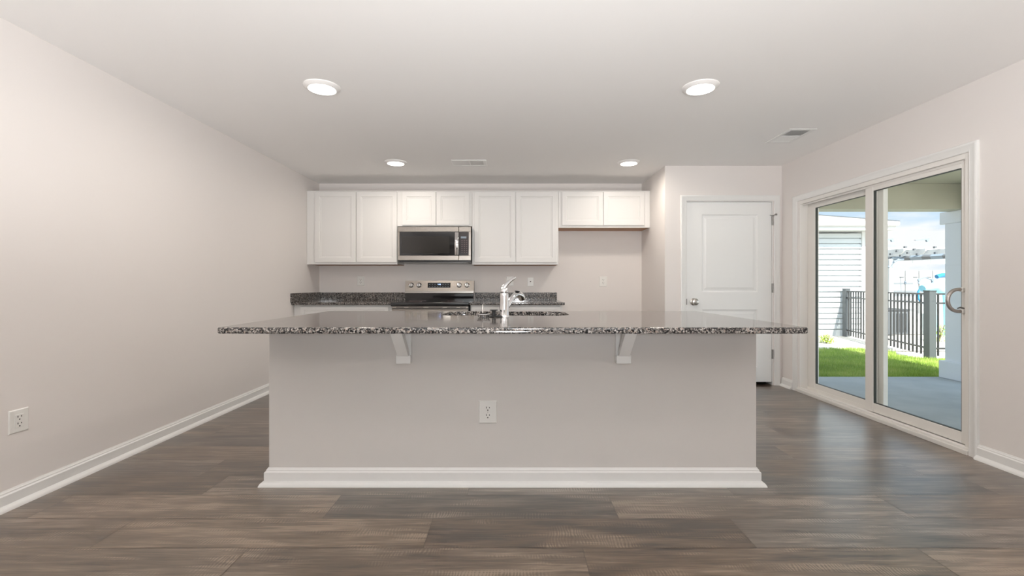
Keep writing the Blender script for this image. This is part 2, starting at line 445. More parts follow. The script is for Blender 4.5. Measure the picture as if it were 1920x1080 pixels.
for f in bm.faces: f.normal_update()
# slab below, seen only as thin seams
nb = len(bm.faces)
box(bm, XL - .05, XR + .02, YR - .05, YB + .05, -.12, -.0025)
for f in list(bm.faces)[nb:]:
    for l in f.loops: l[uvl].uv = (0.3, .1); l[cl] = (0, .2, .6, 1)
floor = struct('floor', bm, M['floor'], 'grey brown wood look plank floor')

bm = NB(); box(bm, XL - .15, XR + .15, YR - .15, YB + .15, ZC, ZC + .12)
struct('ceiling', bm, M['ceiling'], 'flat white ceiling with recessed lights')
bm = NB(); box(bm, XL - .15, XL, YR - .15, YB + .15, -.12, ZC)
struct('wall_left', bm, M['wall'], 'long pale greige wall on the left')
bm = NB(); box(bm, XL, XA + .1, YB, YB + .15, -.12, ZC)
struct('wall_back', bm, M['wall'], 'greige kitchen wall behind the range and cabinets')
bm = NB(); box(bm, XA, XA + .1, YP, YB, -.12, ZC)
struct('wall_alcove', bm, M['wall'], 'short side wall closing the empty refrigerator bay')
bm = NB()
box(bm, XA + .1, PX0, YP, YP + .12, -.12, ZC); box(bm, PX1, XR, YP, YP + .12, -.12, ZC); box(bm, PX0, PX1, YP, YP + .12, PZ, ZC)
struct('wall_pantry', bm, M['wall'], 'greige wall around the white pantry door')
bm = NB()
box(bm, XR, XR + .15, YR - .15, SY0, -.12, ZC); box(bm, XR, XR + .15, SY1, YB + .15, -.12, ZC); box(bm, XR, XR + .15, SY0, SY1, SZ, ZC)
struct('wall_right', bm, M['wall'], 'greige wall around the sliding patio door')
# dark pantry interior
bm = NB(); box(bm, XA + .1, XR, YB, YB + .15, -.12, ZC)
struct('wall_pantry_back', bm, M['wall'])
# rear wall with two unseen windows added for light (behind the viewer)
WZ0, WZ1 = .85, 2.15
wins = [(-2.1, -.25), (.6, 2.45)]
bm = NB()
xs = [XL] + [v for w in wins for v in w] + [XR]
for a, b in ((XL, wins[0][0]), (wins[0][1], wins[1][0]), (wins[1][1], XR)): box(bm, a, b, YR - .15, YR, -.12, ZC)
for a, b in wins:
    box(bm, a, b, YR - .15, YR, -.12, WZ0); box(bm, a, b, YR - .15, YR, WZ1, ZC)
struct('wall_rear', bm, M['wall'])
for i, (a, b) in enumerate(wins):
    e_ = thing('window_%d' % (i + 1), None, None, ((a + b) / 2, YR - .08, WZ0), kind='structure')
    bm = NB()
    for q in ((a, a + .05, WZ0, WZ1), (b - .05, b, WZ0, WZ1), (a + .05, b - .05, WZ0, WZ0 + .05), (a + .05, b - .05, WZ1 - .05, WZ1), ((a + b) / 2 - .03, (a + b) / 2 + .03, WZ0 + .05, WZ1 - .05)):
        box(bm, q[0], q[1], YR - .11, YR - .05, q[2], q[3])
    obj('window_frame', bm, M['window_white'], e_)
    bm = NB(); box(bm, a + .05, b - .05, YR - .082, YR - .078, WZ0 + .05, WZ1 - .05)
    obj('pane', bm, M['glass'], e_)
    pd = bpy.data.lights.new('window_fill', 'AREA'); pd.shape = 'RECTANGLE'; pd.size = b - a; pd.size_y = 1.1
    pd.energy = WINDOW_FILL_W; pd.color = (.93, .97, 1.0)
    po = bpy.data.objects.new('window_fill', pd); COL.objects.link(po); po.location = ((a + b) / 2, YR - .75, .55)
    po.rotation_euler = Vector((0, .72, .69)).to_track_quat('-Z', 'Y').to_euler()   # added fill lamp, tilted up to brighten the ceiling
pd = bpy.data.lights.new('door_portal', 'AREA'); pd.shape = 'RECTANGLE'; pd.size = SY1 - SY0; pd.size_y = SZ
pd.cycles.is_portal = True
po = bpy.data.objects.new('door_portal', pd); COL.objects.link(po); po.location = (XR + .17, (SY0 + SY1) / 2, SZ / 2)
po.rotation_euler = Vector((-1, 0, 0)).to_track_quat('-Z', 'Z').to_euler()

# baseboards: profile with ogee top and shoe moulding (side = out of wall)
BASE = [(0, 0), (.040, 0), (.039, .006), (.034, .016), (.026, .023), (.0195, .026), (.018, .027), (.018, .073), (.0165, .0745), (.011, .079), (.0105, .085), (.009, .0865), (.0045, .092), (.004, .095), (0, .095)]
def base(name, path, label=None):
    bm = NB(); sweep(bm, path, (0, 0, 1), BASE)
    return struct(name, bm, M['trim'], label)
base('baseboard_left', [(XL, 5.20, 0), (XL, YR, 0)], 'white baseboard along the left wall')
base('baseboard_right', [(XR, YR, 0), (XR, SY0 - .06, 0)], 'white baseboard right of the patio door')
base('baseboard_corner', [(XR, SY1 + .066, 0), (XR, YP - .019, 0)], 'short white baseboard between patio door and pantry door')
base('baseboard_pantry', [(PX0 - .066, YP, 0), (XA, YP, 0), (XA, YB, 0), (.585, YB, 0)])
base('baseboard_rear', [(XL, YR, 0), (XR, YR, 0)])

# door casings
CAS = [(0, 0), (0, .009), (.006, .012), (.012, .011), (.022, .013), (.040, .016), (.046, .0185), (.054, .0185), (.060, .015), (.060, 0)]
bm = NB()   # pantry casing: travel so that left-of-travel (up = -y) points away from the opening
x0, x1, z1 = PX0 - .004, PX1 + .012, PZ + .004
sweep(bm, [(x1, YP, 0), (x1, YP, z1), (x0, YP, z1), (x0, YP, 0)], (0, -1, 0), [(-a, h) for a, h in CAS])
struct('trim_1', bm, M['trim'], 'white casing around the pantry door')
bm = NB()
sweep(bm, [(XR, SY0, 0), (XR, SY0, SZ), (XR, SY1, SZ), (XR, SY1, 0)], (-1, 0, 0), [(-a, h * 1.1) for a, h in CAS])
struct('trim_2', bm, M['trim'], 'white casing around the sliding patio door')

# ------------------------------------------------------------------ pantry door
d1 = thing('door_1', 'white two panel pantry door with satin knob', 'door', ((PX0 + PX1) / 2, YP + .02, 0), kind='structure')
bm = NB()   # jambs
box(bm, PX0, PX0 + .008, YP, YP + .12, 0, PZ); box(bm, PX1 - .008, PX1, YP, YP + .12, 0, PZ); box(bm, PX0 + .008, PX1 - .008, YP, YP + .12, PZ - .004, PZ)
obj('door_jamb', bm, M['trim'], d1)
dx0, dx1, dz0, dz1, dy = 1.948, 2.889, .035, 2.038, YP + .006
ux0, ux1 = 2.112, 2.735
up = (1.034, 1.900); lp = (.20, .840)
bm = NB()
zz = [dz0, lp[0], lp[1], up[0], up[1], dz1]
for a, b in zip(zz, zz[1:]):
    quad(bm, (dx0, dy, a), (ux0, dy, a), (ux0, dy, b), (dx0, dy, b)); quad(bm, (ux1, dy, a), (dx1, dy, a), (dx1, dy, b), (ux1, dy, b))
for a, b in ((dz0, lp[0]), (lp[1], up[0]), (up[1], dz1)): quad(bm, (ux0, dy, a), (ux1, dy, a), (ux1, dy, b), (ux0, dy, b))
for a, b in (lp, up): rings_face(bm, ux0, ux1, a, b, dy, [(0, 0), (.012, .011), (.026, .013), (.050, .004), (.052, .0035)])
bmesh.ops.remove_doubles(bm, verts=bm.verts, dist=1e-5)
bo = [e for e in bm.edges if e.is_boundary]
ret = bmesh.ops.extrude_edge_only(bm, edges=bo)
for v in [g for g in ret['geom'] if isinstance(g, bmesh.types.BMVert)]: v.co.y = dy + .036
slab = obj('door_slab', bm, M['door'], d1, sharp=12)
bm = NB(); kx, kz = 2.021, .927
lathe(bm, [(0, 0), (.040, 0), (.040, .006), (.034, .010), (.015, .012), (.013, .030), (.020, .036), (.034, .046), (.038, .056), (.034, .066), (.020, .072), (0, .074)], (kx, dy, kz), (0, -1, 0), 28)
obj('door_knob', bm, M['nickel'], d1)
bm = NB(); box(bm, dx0 - .011, dx0 - .001, YP - .002, YP + .006, kz - .033, kz + .033, .001)
obj('strike_plate', bm, M['steel_dark'], d1)
for i, hz in enumerate((1.830, 1.080, .345)):
    bm = NB()
    for k in range(3): lathe(bm, [(0, 0), (.008, 0), (.008, .0335), (0, .0335)], (dx1 + .0085, dy - .009, hz - .0515 + k * .0345), n=12)
    box(bm, dx1 - .0, dx1 + .008, dy - .006, dy - .001, hz - .05, hz + .05)
    if i == 0:
        hp = obj('hinge', bm, M['steel_dark'], d1)
        bm = NB()
        tube(bm, [(dx1 + .009, dy - .012, hz + .056), (dx1 - .012, dy - .028, hz + .054), (dx1 - .036, dy - .036, hz + .058)], .0035, 8)
        tube(bm, [(dx1 + .009, dy - .012, hz + .056), (dx1 + .030, dy - .026, hz + .064)], .004, 8)
        lathe(bm, [(0, 0), (.010, 0), (.010, .016), (0, .016)], (dx1 + .030, dy - .026, hz + .064), (.6, -.5, .1), 12)
        lathe(bm, [(0, 0), (.011, 0), (.011, .006), (0, .006)], (dx1 + .0085, dy - .009, hz + .053), n=12)
        obj('hinge_stop', bm, M['steel_dark'], hp)
    else: obj('hinge', bm, M['steel_dark'], d1)

# ------------------------------------------------------------------ sliding patio door
d2 = thing('door_2', 'white framed sliding glass patio door', 'sliding door', (XR + .07, (SY0 + SY1) / 2, 0), kind='structure')
bm = NB()
FX0, FX1 = XR + .002, XR + .145
box(bm, FX0, FX1, SY0, SY0 + .035, 0, SZ, .001); box(bm, FX0, FX1, SY1 - .035, SY1, 0, SZ, .001)
box(bm, FX0, FX1, SY0 + .035, SY1 - .035, SZ - .035, SZ, .001)
box(bm, XR + .03, XR + .034, SY0 + .035, SY1 - .035, SZ - .05, SZ - .035)
obj('door_frame', bm, M['vinyl'], d2)
bm = NB()
box(bm, XR - .022, FX1 + .03, SY0, SY1, 0, .030, .002)
box(bm, XR - .004, XR + .03, SY0, SY1, .030, .046, .002); box(bm, XR + .078, XR + .083, SY0 + .035, SY1 - .035, .030, .060, .001)
box(bm, XR + .128, FX1, SY0 + .035, SY1 - .035, .030, .060, .001)
obj('sill_track', bm, M['vinyl'], d2)
def slider_panel(name, X0, X1, y0, y1, z0, z1, sL, sR, top, bot):
    """a sash lying in the plane of the right wall; sL = stile at y0, sR = stile at y1"""
    bm = NB()
    box(bm, X0, X1, y0, y0 + sL, z0, z1, .003); box(bm, X0, X1, y1 - sR, y1, z0, z1, .003)
    box(bm, X0 + .001, X1 - .001, y0 + sL, y1 - sR, z1 - top, z1, .003); box(bm, X0 + .001, X1 - .001, y0 + sL, y1 - sR, z0, z0 + bot, .003)
    p = obj(name, bm, M['vinyl'], d2)
    a, b, c, d = y0 + sL, y1 - sR, z0 + bot, z1 - top; xm = (X0 + X1) / 2
    bm = NB(); g = .004
    for q in ((a - .002, a + g, c, d), (b - g, b + .002, c, d), (a + g, b - g, c - .002, c + g), (a + g, b - g, d - g, d + .002)):
        box(bm, X0 + .004, xm + .006, q[0], q[1], q[2], q[3])
    obj('gasket', bm, M['gasket'], p)
    bm = NB(); box(bm, xm - .002, xm + .002, a, b, c, d)
    obj('pane', bm, M['glass'], p)
    return p
slider_panel('fixed_panel', XR + .085, XR + .125, 3.735, 4.690, .050, SZ - .037, .085, .113, .052, .062)
sp = slider_panel('sliding_panel', XR + .035, XR + .075, SY0 + .037, 3.865, .047, SZ - .040, .056, .086, .042, .078)
# D handle on the sliding panel
hy, hz0, hz1 = 3.012, .930, 1.098
bm = NB(); box(bm, XR + .027, XR + .036, hy - .022, hy + .014, hz0 - .005, hz1 + .005, .002)
box(bm, XR + .004, XR + .027, hy - .012, hy + .012, hz1 - .026, hz1 + .002, .003); box(bm, XR + .004, XR + .027, hy - .012, hy + .012, hz0 - .002, hz0 + .026, .003)
hpl = obj('handle_plate', bm, M['vinyl'], sp)
bm = NB(); pts = []
zm, zh = (hz0 + hz1) / 2, (hz1 - hz0) / 2 - .010
for k in range(17):
    a = math.pi * (k / 16 - .5)
    pts.append((XR + .004 - .085 * abs(math.cos(a)) ** .75, hy, zm + zh * math.sin(a)))
tube(bm, pts, .0115, 12)
obj('door_handle', bm, M['handle_grey'], sp)
bm = NB(); tube(bm, [(XR + .028, hy, hz0 + .030), (XR + .002, hy, hz0 + .036), (XR - .016, hy, hz0 + .030)], [.006, .006, .004], 8)
obj('latch_lever', bm, M['steel_dark'], sp)

# ------------------------------------------------------------------ kitchen island
IX0, IX1, IY0, IY1 = -1.363, 1.370, 2.520, 3.440
isl = thing('kitchen_island', 'long greige painted kitchen island with white base moulding', 'kitchen island', ((IX0 + IX1) / 2, IY0 + .4, 0))
bm = NB(); box(bm, IX0, IX1, IY0, IY0 + .12, 0, .864, .003)
obj('front_wall', bm, M['island_paint'], isl)
bm = NB(); box(bm, IX0, IX0 + .018, IY0 + .12, IY1 - .02, .0, .864); obj('end_panel', bm, M['island_paint'], isl)
bm = NB(); box(bm, IX1 - .018, IX1, IY0 + .12, IY1 - .02, .0, .864); obj('end_panel', bm, M['island_paint'], isl)
bm = NB()
box(bm, IX0 + .018, IX1 - .018, IY1 - .10, IY1 - .08, 0, .10); box(bm, IX0, IX1, IY1 - .02, IY1, .10, .864)
obj('cabinet_front', bm, M['cab'], isl)
nd = 6; w = (IX1 - IX0 - .02) / nd
for k in range(nd):
    bm = NB(); t_ = NB(); shaker_door(t_, -(IX0 + .01 + (k + 1) * w - .004), -(IX0 + .01 + k * w + .004), .12, .85, -(IY1 + .02)); 
    for v in t_.verts: v.co.x *= -1; v.co.y *= -1
    merge(bm, t_); obj('cabinet_door', bm, M['cab'], isl)
bm = NB()
sweep(bm, [(IX1, IY1 - .10, 0), (IX1, IY0, 0), (IX0, IY0, 0), (IX0, IY1 - .10, 0)], (0, 0, 1), BASE)
obj('base_moulding', bm, M['trim'], isl)
bm = NB(); box(bm, IX0 - .022, IX1 + .022, IY0 - .012, IY0 + .14, .864, .884, .001)
obj('sub_top', bm, M['island_paint'], isl)
def corbel(cx):
    bm = NB(); w2 = .0405
    box(bm, cx - w2, cx + w2, IY0 - .026, IY0, .684, .864, .002)          # back plate on the wall
    box(bm, cx - w2, cx + w2, IY0 - .042, IY0 - .026, .684, .730, .002)   # foot block
    p = obj('corbel', bm, M['trim'], isl)
    bm = NB(); w3 = .030
    prism(bm, [(2.362, .882), (2.322, .882), (2.322, .870), (2.472, .726), (2.492, .726), (2.492, .745)], 'x', cx - w3, cx + w3)
    obj('brace', bm, M['trim'], p)
    bm = NB(); box(bm, cx - w3, cx + w3, 2.322, IY0 - .012, .868, .8835, .001)
    obj('arm', bm, M['trim'], p)
corbel(-.600); corbel(.617)

# island worktop with sink cut-out
CX0, CX1, CY0, CY1, CZ0, CZ1 = -1.4246, 1.4315, 2.160, 3.510, .884, .914
def slab_with_hole(outer, hole, z0, z1, r):
    """outer: function inset->points; eased edges of radius r on the outside, 3 mm on the hole"""
    bm = NB(); n = 4; flat = []
    def ring(pts, z): return [bm.verts.new((p[0], p[1], z)) for p in pts]
    prof = [(r * (1 - math.sin(a)), z0 + r * (1 - math.cos(a))) for a in [math.pi / 2 * k / n for k in range(n + 1)]]
    prof += [(r * (1 - math.cos(a)), z1 - r + r * math.sin(a)) for a in [math.pi / 2 * k / n for k in range(n + 1)]]
    R_ = [ring(outer(i), z) for i, z in prof]
    for A, B in zip(R_, R_[1:]):
        for k in range(len(A)): bm.faces.new((A[k], A[(k + 1) % len(A)], B[(k + 1) % len(A)], B[k]))
    rings_h = []
    if hole:
        for g, z in ((0, z0), (0, z1 - .003), (.001, z1 - .001), (.003, z1)): rings_h.append(ring(hole(-g), z))
        for A, B in zip(rings_h, rings_h[1:]):
            for k in range(len(A)): bm.faces.new((A[k], A[(k + 1) % len(A)], B[(k + 1) % len(A)], B[k]))
    for o_, h_ in ((R_[0], rings_h[0] if hole else None), (R_[-1], rings_h[-1] if hole else None)):
        ed = []
        for L in (o_, h_):
            if not L: continue
            for k in range(len(L)): ed.append(bm.edges.get((L[k], L[(k + 1) % len(L)])))
        for f in bmesh.ops.triangle_fill(bm, use_beauty=True, edges=ed)['geom']:
            if isinstance(f, bmesh.types.BMFace): flat.append(f)
    slab_with_hole.flat = flat
    return bm
HX0, HX1, HY0, HY1 = -.485, .392, 2.972, 3.420
bm = slab_with_hole(lambda i: rrect(CX0 + i, CX1 - i, CY0 + i, CY1 - i, .022 - i * .5), lambda i: rrect(HX0 + i, HX1 - i, HY0 + i, HY1 - i, .13 - i, 10), CZ0, CZ1, .006)
finish(bm)
for f in slab_with_hole.flat:
    f.smooth = False
    for e in f.edges: e.smooth = False
tag(obj('island_countertop', bm, M['granite'], None, keep=True, loc=((CX0 + CX1) / 2, (CY0 + CY1) / 2, CZ0)), 'speckled grey granite worktop on the long island, with sink cut-out', 'countertop')

# undermount sink
sk = thing('kitchen_sink', 'undermount steel sink sunk below the island granite', 'sink', ((HX0 + HX1) / 2, (HY0 + HY1) / 2, .66))
bm = NB()
lv = [(-.03, .8835), (-.016, .8835), (-.014, .87), (.002, .72), (.02, .685), (.05, .672), (.15, .668)]
LR = []
for ins, z in lv:
    pts = rrect(HX0 + ins, HX1 - ins, HY0 + ins, HY1 - ins, max(.05, .13 - ins * .6), 10); LR.append([bm.verts.new((p[0], p[1], z)) for p in pts])
for A, B in zip(LR, LR[1:]):
    for k in range(len(A)): bm.faces.new((A[k], A[(k + 1) % len(A)], B[(k + 1) % len(A)], B[k]))
bm.faces.new(LR[-1])
obj('basin', bm, M['steel'], sk)
bm = NB(); lathe(bm, [(0, .002), (.05, .002), (.055, .006), (.058, .002)], ((HX0 + HX1) / 2, 3.2, .667)); obj('drain_ring', bm, M['chrome'], sk)

# faucet
FXc, FYc = -.0495, 2.885
fa = thing('faucet', 'chrome single lever kitchen faucet on the island worktop', 'faucet', (FXc, FYc, CZ1))
bm = NB(); lathe(bm, [(0, 0), (.033, 0), (.033, .004), (.0305, .008), (.0292, .012), (.0285, .10), (.0280, .138), (.0265, .150), (.022, .157), (0, .158)], (FXc, FYc, CZ1), n=32)
obj('body', bm, M['chrome'], fa)
bm = NB(); lathe(bm, [(.026, 0), (.0268, 0), (.0268, .004), (.026, .004)], (FXc, FYc, CZ1 + .151)); obj('collar', bm, M['steel_dark'], fa)
bm = NB()   # lever: dome on top, arm rising to the right and back
lathe(bm, [(.0265, 0), (.0275, .006), (.0260, .018), (.019, .028), (.008, .033), (0, .034)], (FXc - .001, FYc, CZ1 + .156), (.10, .05, 1), 28)
lev = obj('lever', bm, M['chrome'], fa)
bm = NB()
bx = FXc
tube(bm, [(bx - .010, FYc, 1.085), (bx - .004, FYc + .004, 1.100), (bx + .010, FYc + .010, 1.117), (bx + .030, FYc + .022, 1.137), (bx + .052, FYc + .034, 1.154), (bx + .068, FYc + .042, 1.164), (bx + .074, FYc + .046, 1.166)], [.024, .0215, .018, .0145, .0125, .0105, .005], 16, flat=.8, ref=(-.6, -.2, .75))
obj('lever_arm', bm, M['chrome'], lev)
bm = NB()   # spout
tube(bm, [(FXc + .012, FYc + .012, .970), (FXc + .030, FYc + .030, .994), (FXc + .046, FYc + .055, 1.024), (FXc + .064, FYc + .085, 1.046), (FXc + .082, FYc + .115, 1.055), (FXc + .098, FYc + .140, 1.053)], [.017, .0165, .0165, .0175, .0185, .020], 18)
so = obj('spout', bm, M['chrome'], fa)
bm = NB()
tube(bm, [(FXc + .092, FYc + .130, 1.055), (FXc + .106, FYc + .150, 1.047), (FXc + .116, FYc + .164, 1.030), (FXc + .120, FYc + .170, 1.019)], [.020, .0235, .0235, .021], 18)
obj('spray_head', bm, M['chrome'], so)
bm = NB(); lathe(bm, [(0, 0), (.018, 0), (.018, .003), (0, .003)], (FXc + .084, FYc + .117, 1.0725), (.15, .2, 1), 16)
obj('spray_button', bm, M['black'], so)
bm = NB(); lathe(bm, [(0, 0), (.0075, 0), (.0075, .002), (0, .002)], (FXc, FYc - .0278, 1.054), (0, -1, 0), 16)
ind = obj('indicator_ring', bm, M['nickel'], fa)
bm = NB(); lathe(bm, [(0, .002), (.003, .002), (.003, .003), (0, .003)], (FXc, FYc - .0278, 1.054), (0, -1, 0), 12)
obj('indicator_dot', bm, M['red_dot'], ind)

# sink strainer basket lying on the worktop, and black stopper beside it
st = thing('sink_strainer', 'round steel basket strainer with upright post on the worktop', 'sink strainer', (-.178, 2.820, CZ1))
bm = NB(); cx, cy = -.178, 2.820
lathe(bm, [(0, .001), (.030, .001), (.033, .003), (.036, .014), (.042, .018), (.044, .021), (.043, .023), (.036, .022), (.034, .018), (0, .012)], (cx, cy, CZ1), n=32)
bk = obj('basket', bm, M['chrome'], st)
bm = NB()
for k in range(16):
    a = 2 * math.pi * (k + .5) / 16
    lathe(bm, [(0, 0), (.0028, 0), (.0028, .001), (0, .001)], (cx + .0345 * math.cos(a), cy + .0345 * math.sin(a), CZ1 + .009), (math.cos(a), math.sin(a), -.25), 8)
obj('hole', bm, M['slot'], bk)['kind'] = 'stuff'
bm = NB(); lathe(bm, [(0, 0), (.026, 0), (.027, .003), (.022, .006), (0, .007)], (cx - .002, cy + .002, CZ1 + .0215)); obj('seal', bm, M['rubber'], st)
bm = NB(); lathe(bm, [(0, 0), (.0045, 0), (.0045, .048), (.0032, .054), (0, .055)], (cx - .006, cy + .002, CZ1 + .027)); obj('post', bm, M['nickel'], st)
sp_ = thing('sink_stopper', 'black rubber disposal stopper between strainer and faucet', 'sink stopper', (-.116, 2.870, CZ1))
cx, cy = -.116, 2.870
bm = NB(); lathe(bm, [(0, 0), (.046, 0), (.048, .003), (.043, .007), (.018, .011), (0, .012)], (cx + .012, cy, CZ1), n=32); obj('flange', bm, M['rubber'], sp_)
bm = NB(); lathe(bm, [(.013, 0), (.012, .022), (.014, .030), (.0, .030)], (cx, cy, CZ1 + .010)); obj('stem', bm, M['rubber'], sp_)
bm = NB(); lathe(bm, [(0, 0), (.024, 0), (.027, .003), (.026, .006), (0, .007)], (cx, cy, CZ1 + .040)); obj('cap', bm, M['rubber'], sp_)

# ------------------------------------------------------------------ upper cabinets
UY, UD = 5.535, 5.515         # cabinet frame front, door front
PXM = 152.3
def wx(px, d=UD): return (px - 960) * d / 843
def wz(py, d=UD): return H + (533 - py) * d / 843
UT = 2.270
def upper(name, label, x0, x1, zb, doors, dz, raw_bottom=False, filler=None):
    th = thing(name, label, 'cabinet', ((x0 + x1) / 2, UY, zb), 'white wall cabinets')
    bm = NB(); box(bm, x0, x1, UY, YB - .001, zb + (.012 if raw_bottom else .006), UT, .001)
    obj('body', bm, M['cab'], th)
    bm = NB(); box(bm, x0 + .002, x1 - .002, UY + .022, YB - .004, zb + .001, zb + (.012 if raw_bottom else .006))
    obj('underside', bm, M['wood_raw'], th)
    bm = NB(); box(bm, x0, x1, UY - .0005, UY + .021, zb, zb + .03, .001); obj('bottom_rail', bm, M['cab'], th)
    bm = NB(); box(bm, x0, x1, UY - .006, UY + .01, UT - .010, UT + .002, .001); obj('top_rail', bm, M['cab'], th)
    for a, b in doors:
        bm = NB(); shaker_door(bm, a, b, dz[0], dz[1], UD, UY - UD - .001); obj('cabinet_door', bm, M['cab'], th)
    if filler:
        bm = NB(); box(bm, filler[0], filler[1], UY - .002, UY + .02, zb, UT, .0005); obj('filler_strip', bm, M['cab'], th)
    return th
DT = 2.255
upper('wall_cabinet', 'tall white two door wall cabinet beside the left wall', XL + .002, wx(745, UY), wz(496, UY), [(wx(590.5), wx(667)), (wx(668.3), wx(743.7))], (wz(491.6), DT), filler=(XL + .002, wx(589, UY)))
upper('wall_cabinet', 'short white two door wall cabinet directly above the microwave', wx(745.3, UY), wx(885, UY), wz(424.4, UY), [(wx(753.8), wx(817)), (wx(818.3), wx(880))], (wz(422.2), DT))
upper('wall_cabinet', 'tall white two door wall cabinet right of the microwave', wx(885.3, UY), wx(1047, UY), wz(496.3, UY), [(wx(889.5), wx(966.3)), (wx(967.5), wx(1044.3))], (wz(491.6), DT))
upper('wall_cabinet', 'short white wall cabinet above the empty refrigerator bay', wx(1047.3, UY), XA - .002, wz(427, UY), [(wx(1054), wx(1130.6)), (wx(1131.8), wx(1208.5))], (wz(422.5), DT), True, (wx(1209.5, UY), XA - .002))

# ------------------------------------------------------------------ microwave
MX0, MX1, MY, MZ0, MZ1 = -1.384, -.497, 5.440, 1.412, 1.818
mw = thing('microwave', 'stainless steel microwave with black window mounted above the range', 'microwave', ((MX0 + MX1) / 2, MY + .2, 1.388))
bm = NB(); box(bm, MX0 + .008, MX1 - .004, MY + .030, YB - .002, 1.388, MZ1, .002); obj('body', bm, M['black'], mw)
SX = (860 - 960) * MY / 843
WX0, WX1, WZa, WZb = -1.361, -.525, 1.470, 1.757
bm = NB()
box(bm, MX0, SX - .0015, MY, MY + .028, WZb, MZ1, .003); box(bm, MX0, SX - .0015, MY, MY + .028, MZ0, WZa, .003); box(bm, MX0, WX0, MY, MY + .028, WZa, WZb, .002)
dr = obj('door', bm, M['steel'], mw)
bm = NB(); box(bm, WX0, SX - .0015, MY + .004, MY + .028, WZa, WZb); obj('door_glass', bm, M['black_glass'], dr)
bm = NB(); box(bm, -1.335, -.755, MY + .0025, MY + .005, 1.497, 1.703, .001); obj('window', bm, M['oven_window'], dr)
bm = NB()
box(bm, SX + .0015, MX1, MY, MY + .028, WZb, MZ1, .003); box(bm, SX + .0015, MX1, MY, MY + .028, MZ0, WZa, .003); box(bm, WX1, MX1, MY, MY + .028, WZa, WZb, .002)
obj('control_frame', bm, M['steel'], mw)
bm = NB(); box(bm, SX + .0015, WX1, MY + .003, MY + .028, WZa, WZb); cp = obj('control_panel', bm, M['panel_dark'], mw)
bm = NB(); box(bm, -.620, -.552, MY + .0015, MY + .0035, 1.676, 1.702, .002); obj('display', bm, M['toy_and_shade_grey'], cp)
for r_ in range(7):
    for c_ in range(3):
        bm = NB(); x_ = -.612 + c_ * .028; z_ = 1.652 - r_ * .0235
        box(bm, x_, x_ + .014, MY + .0018, MY + .0032, z_ - .007, z_); obj('key', bm, M['print'], cp)
bm = NB()   # bowed vertical handle
hx = (856.2 - 960) * (MY - .03) / 843
pts = [(hx, MY - .018 - .026 * math.sin(math.pi * k / 12), 1.478 + .268 * k / 12) for k in range(13)]
tube(bm, pts, .024, 16, flat=.42, ref=(0, 1, 0))
box(bm, hx - .010, hx + .010, MY - .02, MY + .004, 1.484, 1.504); box(bm, hx - .010, hx + .010, MY - .02, MY + .004, 1.720, 1.740)
obj('handle', bm, M['chrome'], dr)
bm = NB()
for k, w_ in enumerate((.010, .006, .003, .006, .004, .006, .006, .006, .003)):
    x_ = -1.005 + k * .0105; box(bm, x_, x_ + w_, MY - .0006, MY + .001, 1.786, 1.793 if k else 1.796)
obj('maker_mark', bm, M['steel_dark'], dr)
bm = NB(); box(bm, MX0 + .05, MX1 - .05, MY + .06, MY + .30, 1.383, 1.389)
obj('grease_filter', bm, M['steel_dark'], mw)

# ------------------------------------------------------------------ range
RX0, RX1 = -1.383, -.489
rg = thing('kitchen_range', 'stainless electric range with black glass cooktop and back panel', 'range', ((RX0 + RX1) / 2, 5.45, 0))
bm = NB(); box(bm, RX0 + .004, RX1 - .004, 5.175, 5.86, .08, .868, .002); box(bm, RX0 + .03, RX1 - .03, 5.24, 5.84, 0, .08); obj('body', bm, M['black'], rg)
bm = NB(); box(bm, RX0, RX1, 5.122, 5.80, .869, .916, .005, 2); ct = obj('cooktop', bm, M['cook_glass'], rg)
for bx_, by_, br_ in ((-1.17, 5.28, .11), (-.70, 5.28, .13), (-1.17, 5.58, .10), (-.70, 5.58, .10)):
    bm = NB(); lathe(bm, [(br_ - .004, .0), (br_ - .004, .0006), (br_, .0006), (br_, .0)], (bx_, by_, .916), n=40); obj('burner_ring', bm, M['print'], ct)
bm = NB(); box(bm, RX0 + .008, RX1 - .008, 5.786, 5.872, .91, 1.030, .003); obj('riser', bm, M['black_glass'], rg)
bm = NB()
prism(bm, [(5.775, 1.040), (5.800, 1.168), (5.872, 1.168), (5.872, 1.030), (5.775, 1.030)], 'x', RX0 + .008, RX1 - .002)
bg = obj('back_panel', bm, M['steel'], rg)
bm = NB(); box(bm, RX0 + .008, RX1 - .002, 5.770, 5.782, 1.008, 1.030, .002); obj('panel_trim', bm, M['nickel'], bg)
def slope_y(z): return 5.775 + (z - 1.040) / .128 * .025
nrm = Vector((0, -.128, .025)).normalized()
for kx_ in (770.6, 785.2, 860.8, 875.3):
    x_ = (kx_ - 960) * 5.77 / 843; z_ = 1.110
    bm = NB(); c_ = (x_, slope_y(z_), z_)
    lathe(bm, [(0, 0), (.033, 0), (.033, .004), (.028, .007), (.024, .020), (.021, .026), (0, .027)], c_, nrm, 24)
    kb = obj('knob', bm, M['chrome'], bg)
    bm = NB(); c2 = Vector(c_) + nrm * .026; box(bm, c2.x - .0045, c2.x + .0045, c2.y - .008, c2.y + .002, c2.z - .021, c2.z + .021, .002); obj('knob_grip', bm, M['steel'], kb)
bm = NB(); x0, x1 = (802 - 960) * 5.79 / 843, (844.7 - 960) * 5.79 / 843
za, zb = 1.078, 1.142
prism(bm, [(slope_y(za) - .0015, za), (slope_y(zb) - .0015, zb), (slope_y(zb) + .01, zb), (slope_y(za) + .01, za)], 'x', x0, x1); dp = obj('display_panel', bm, M['black_glass'], bg)
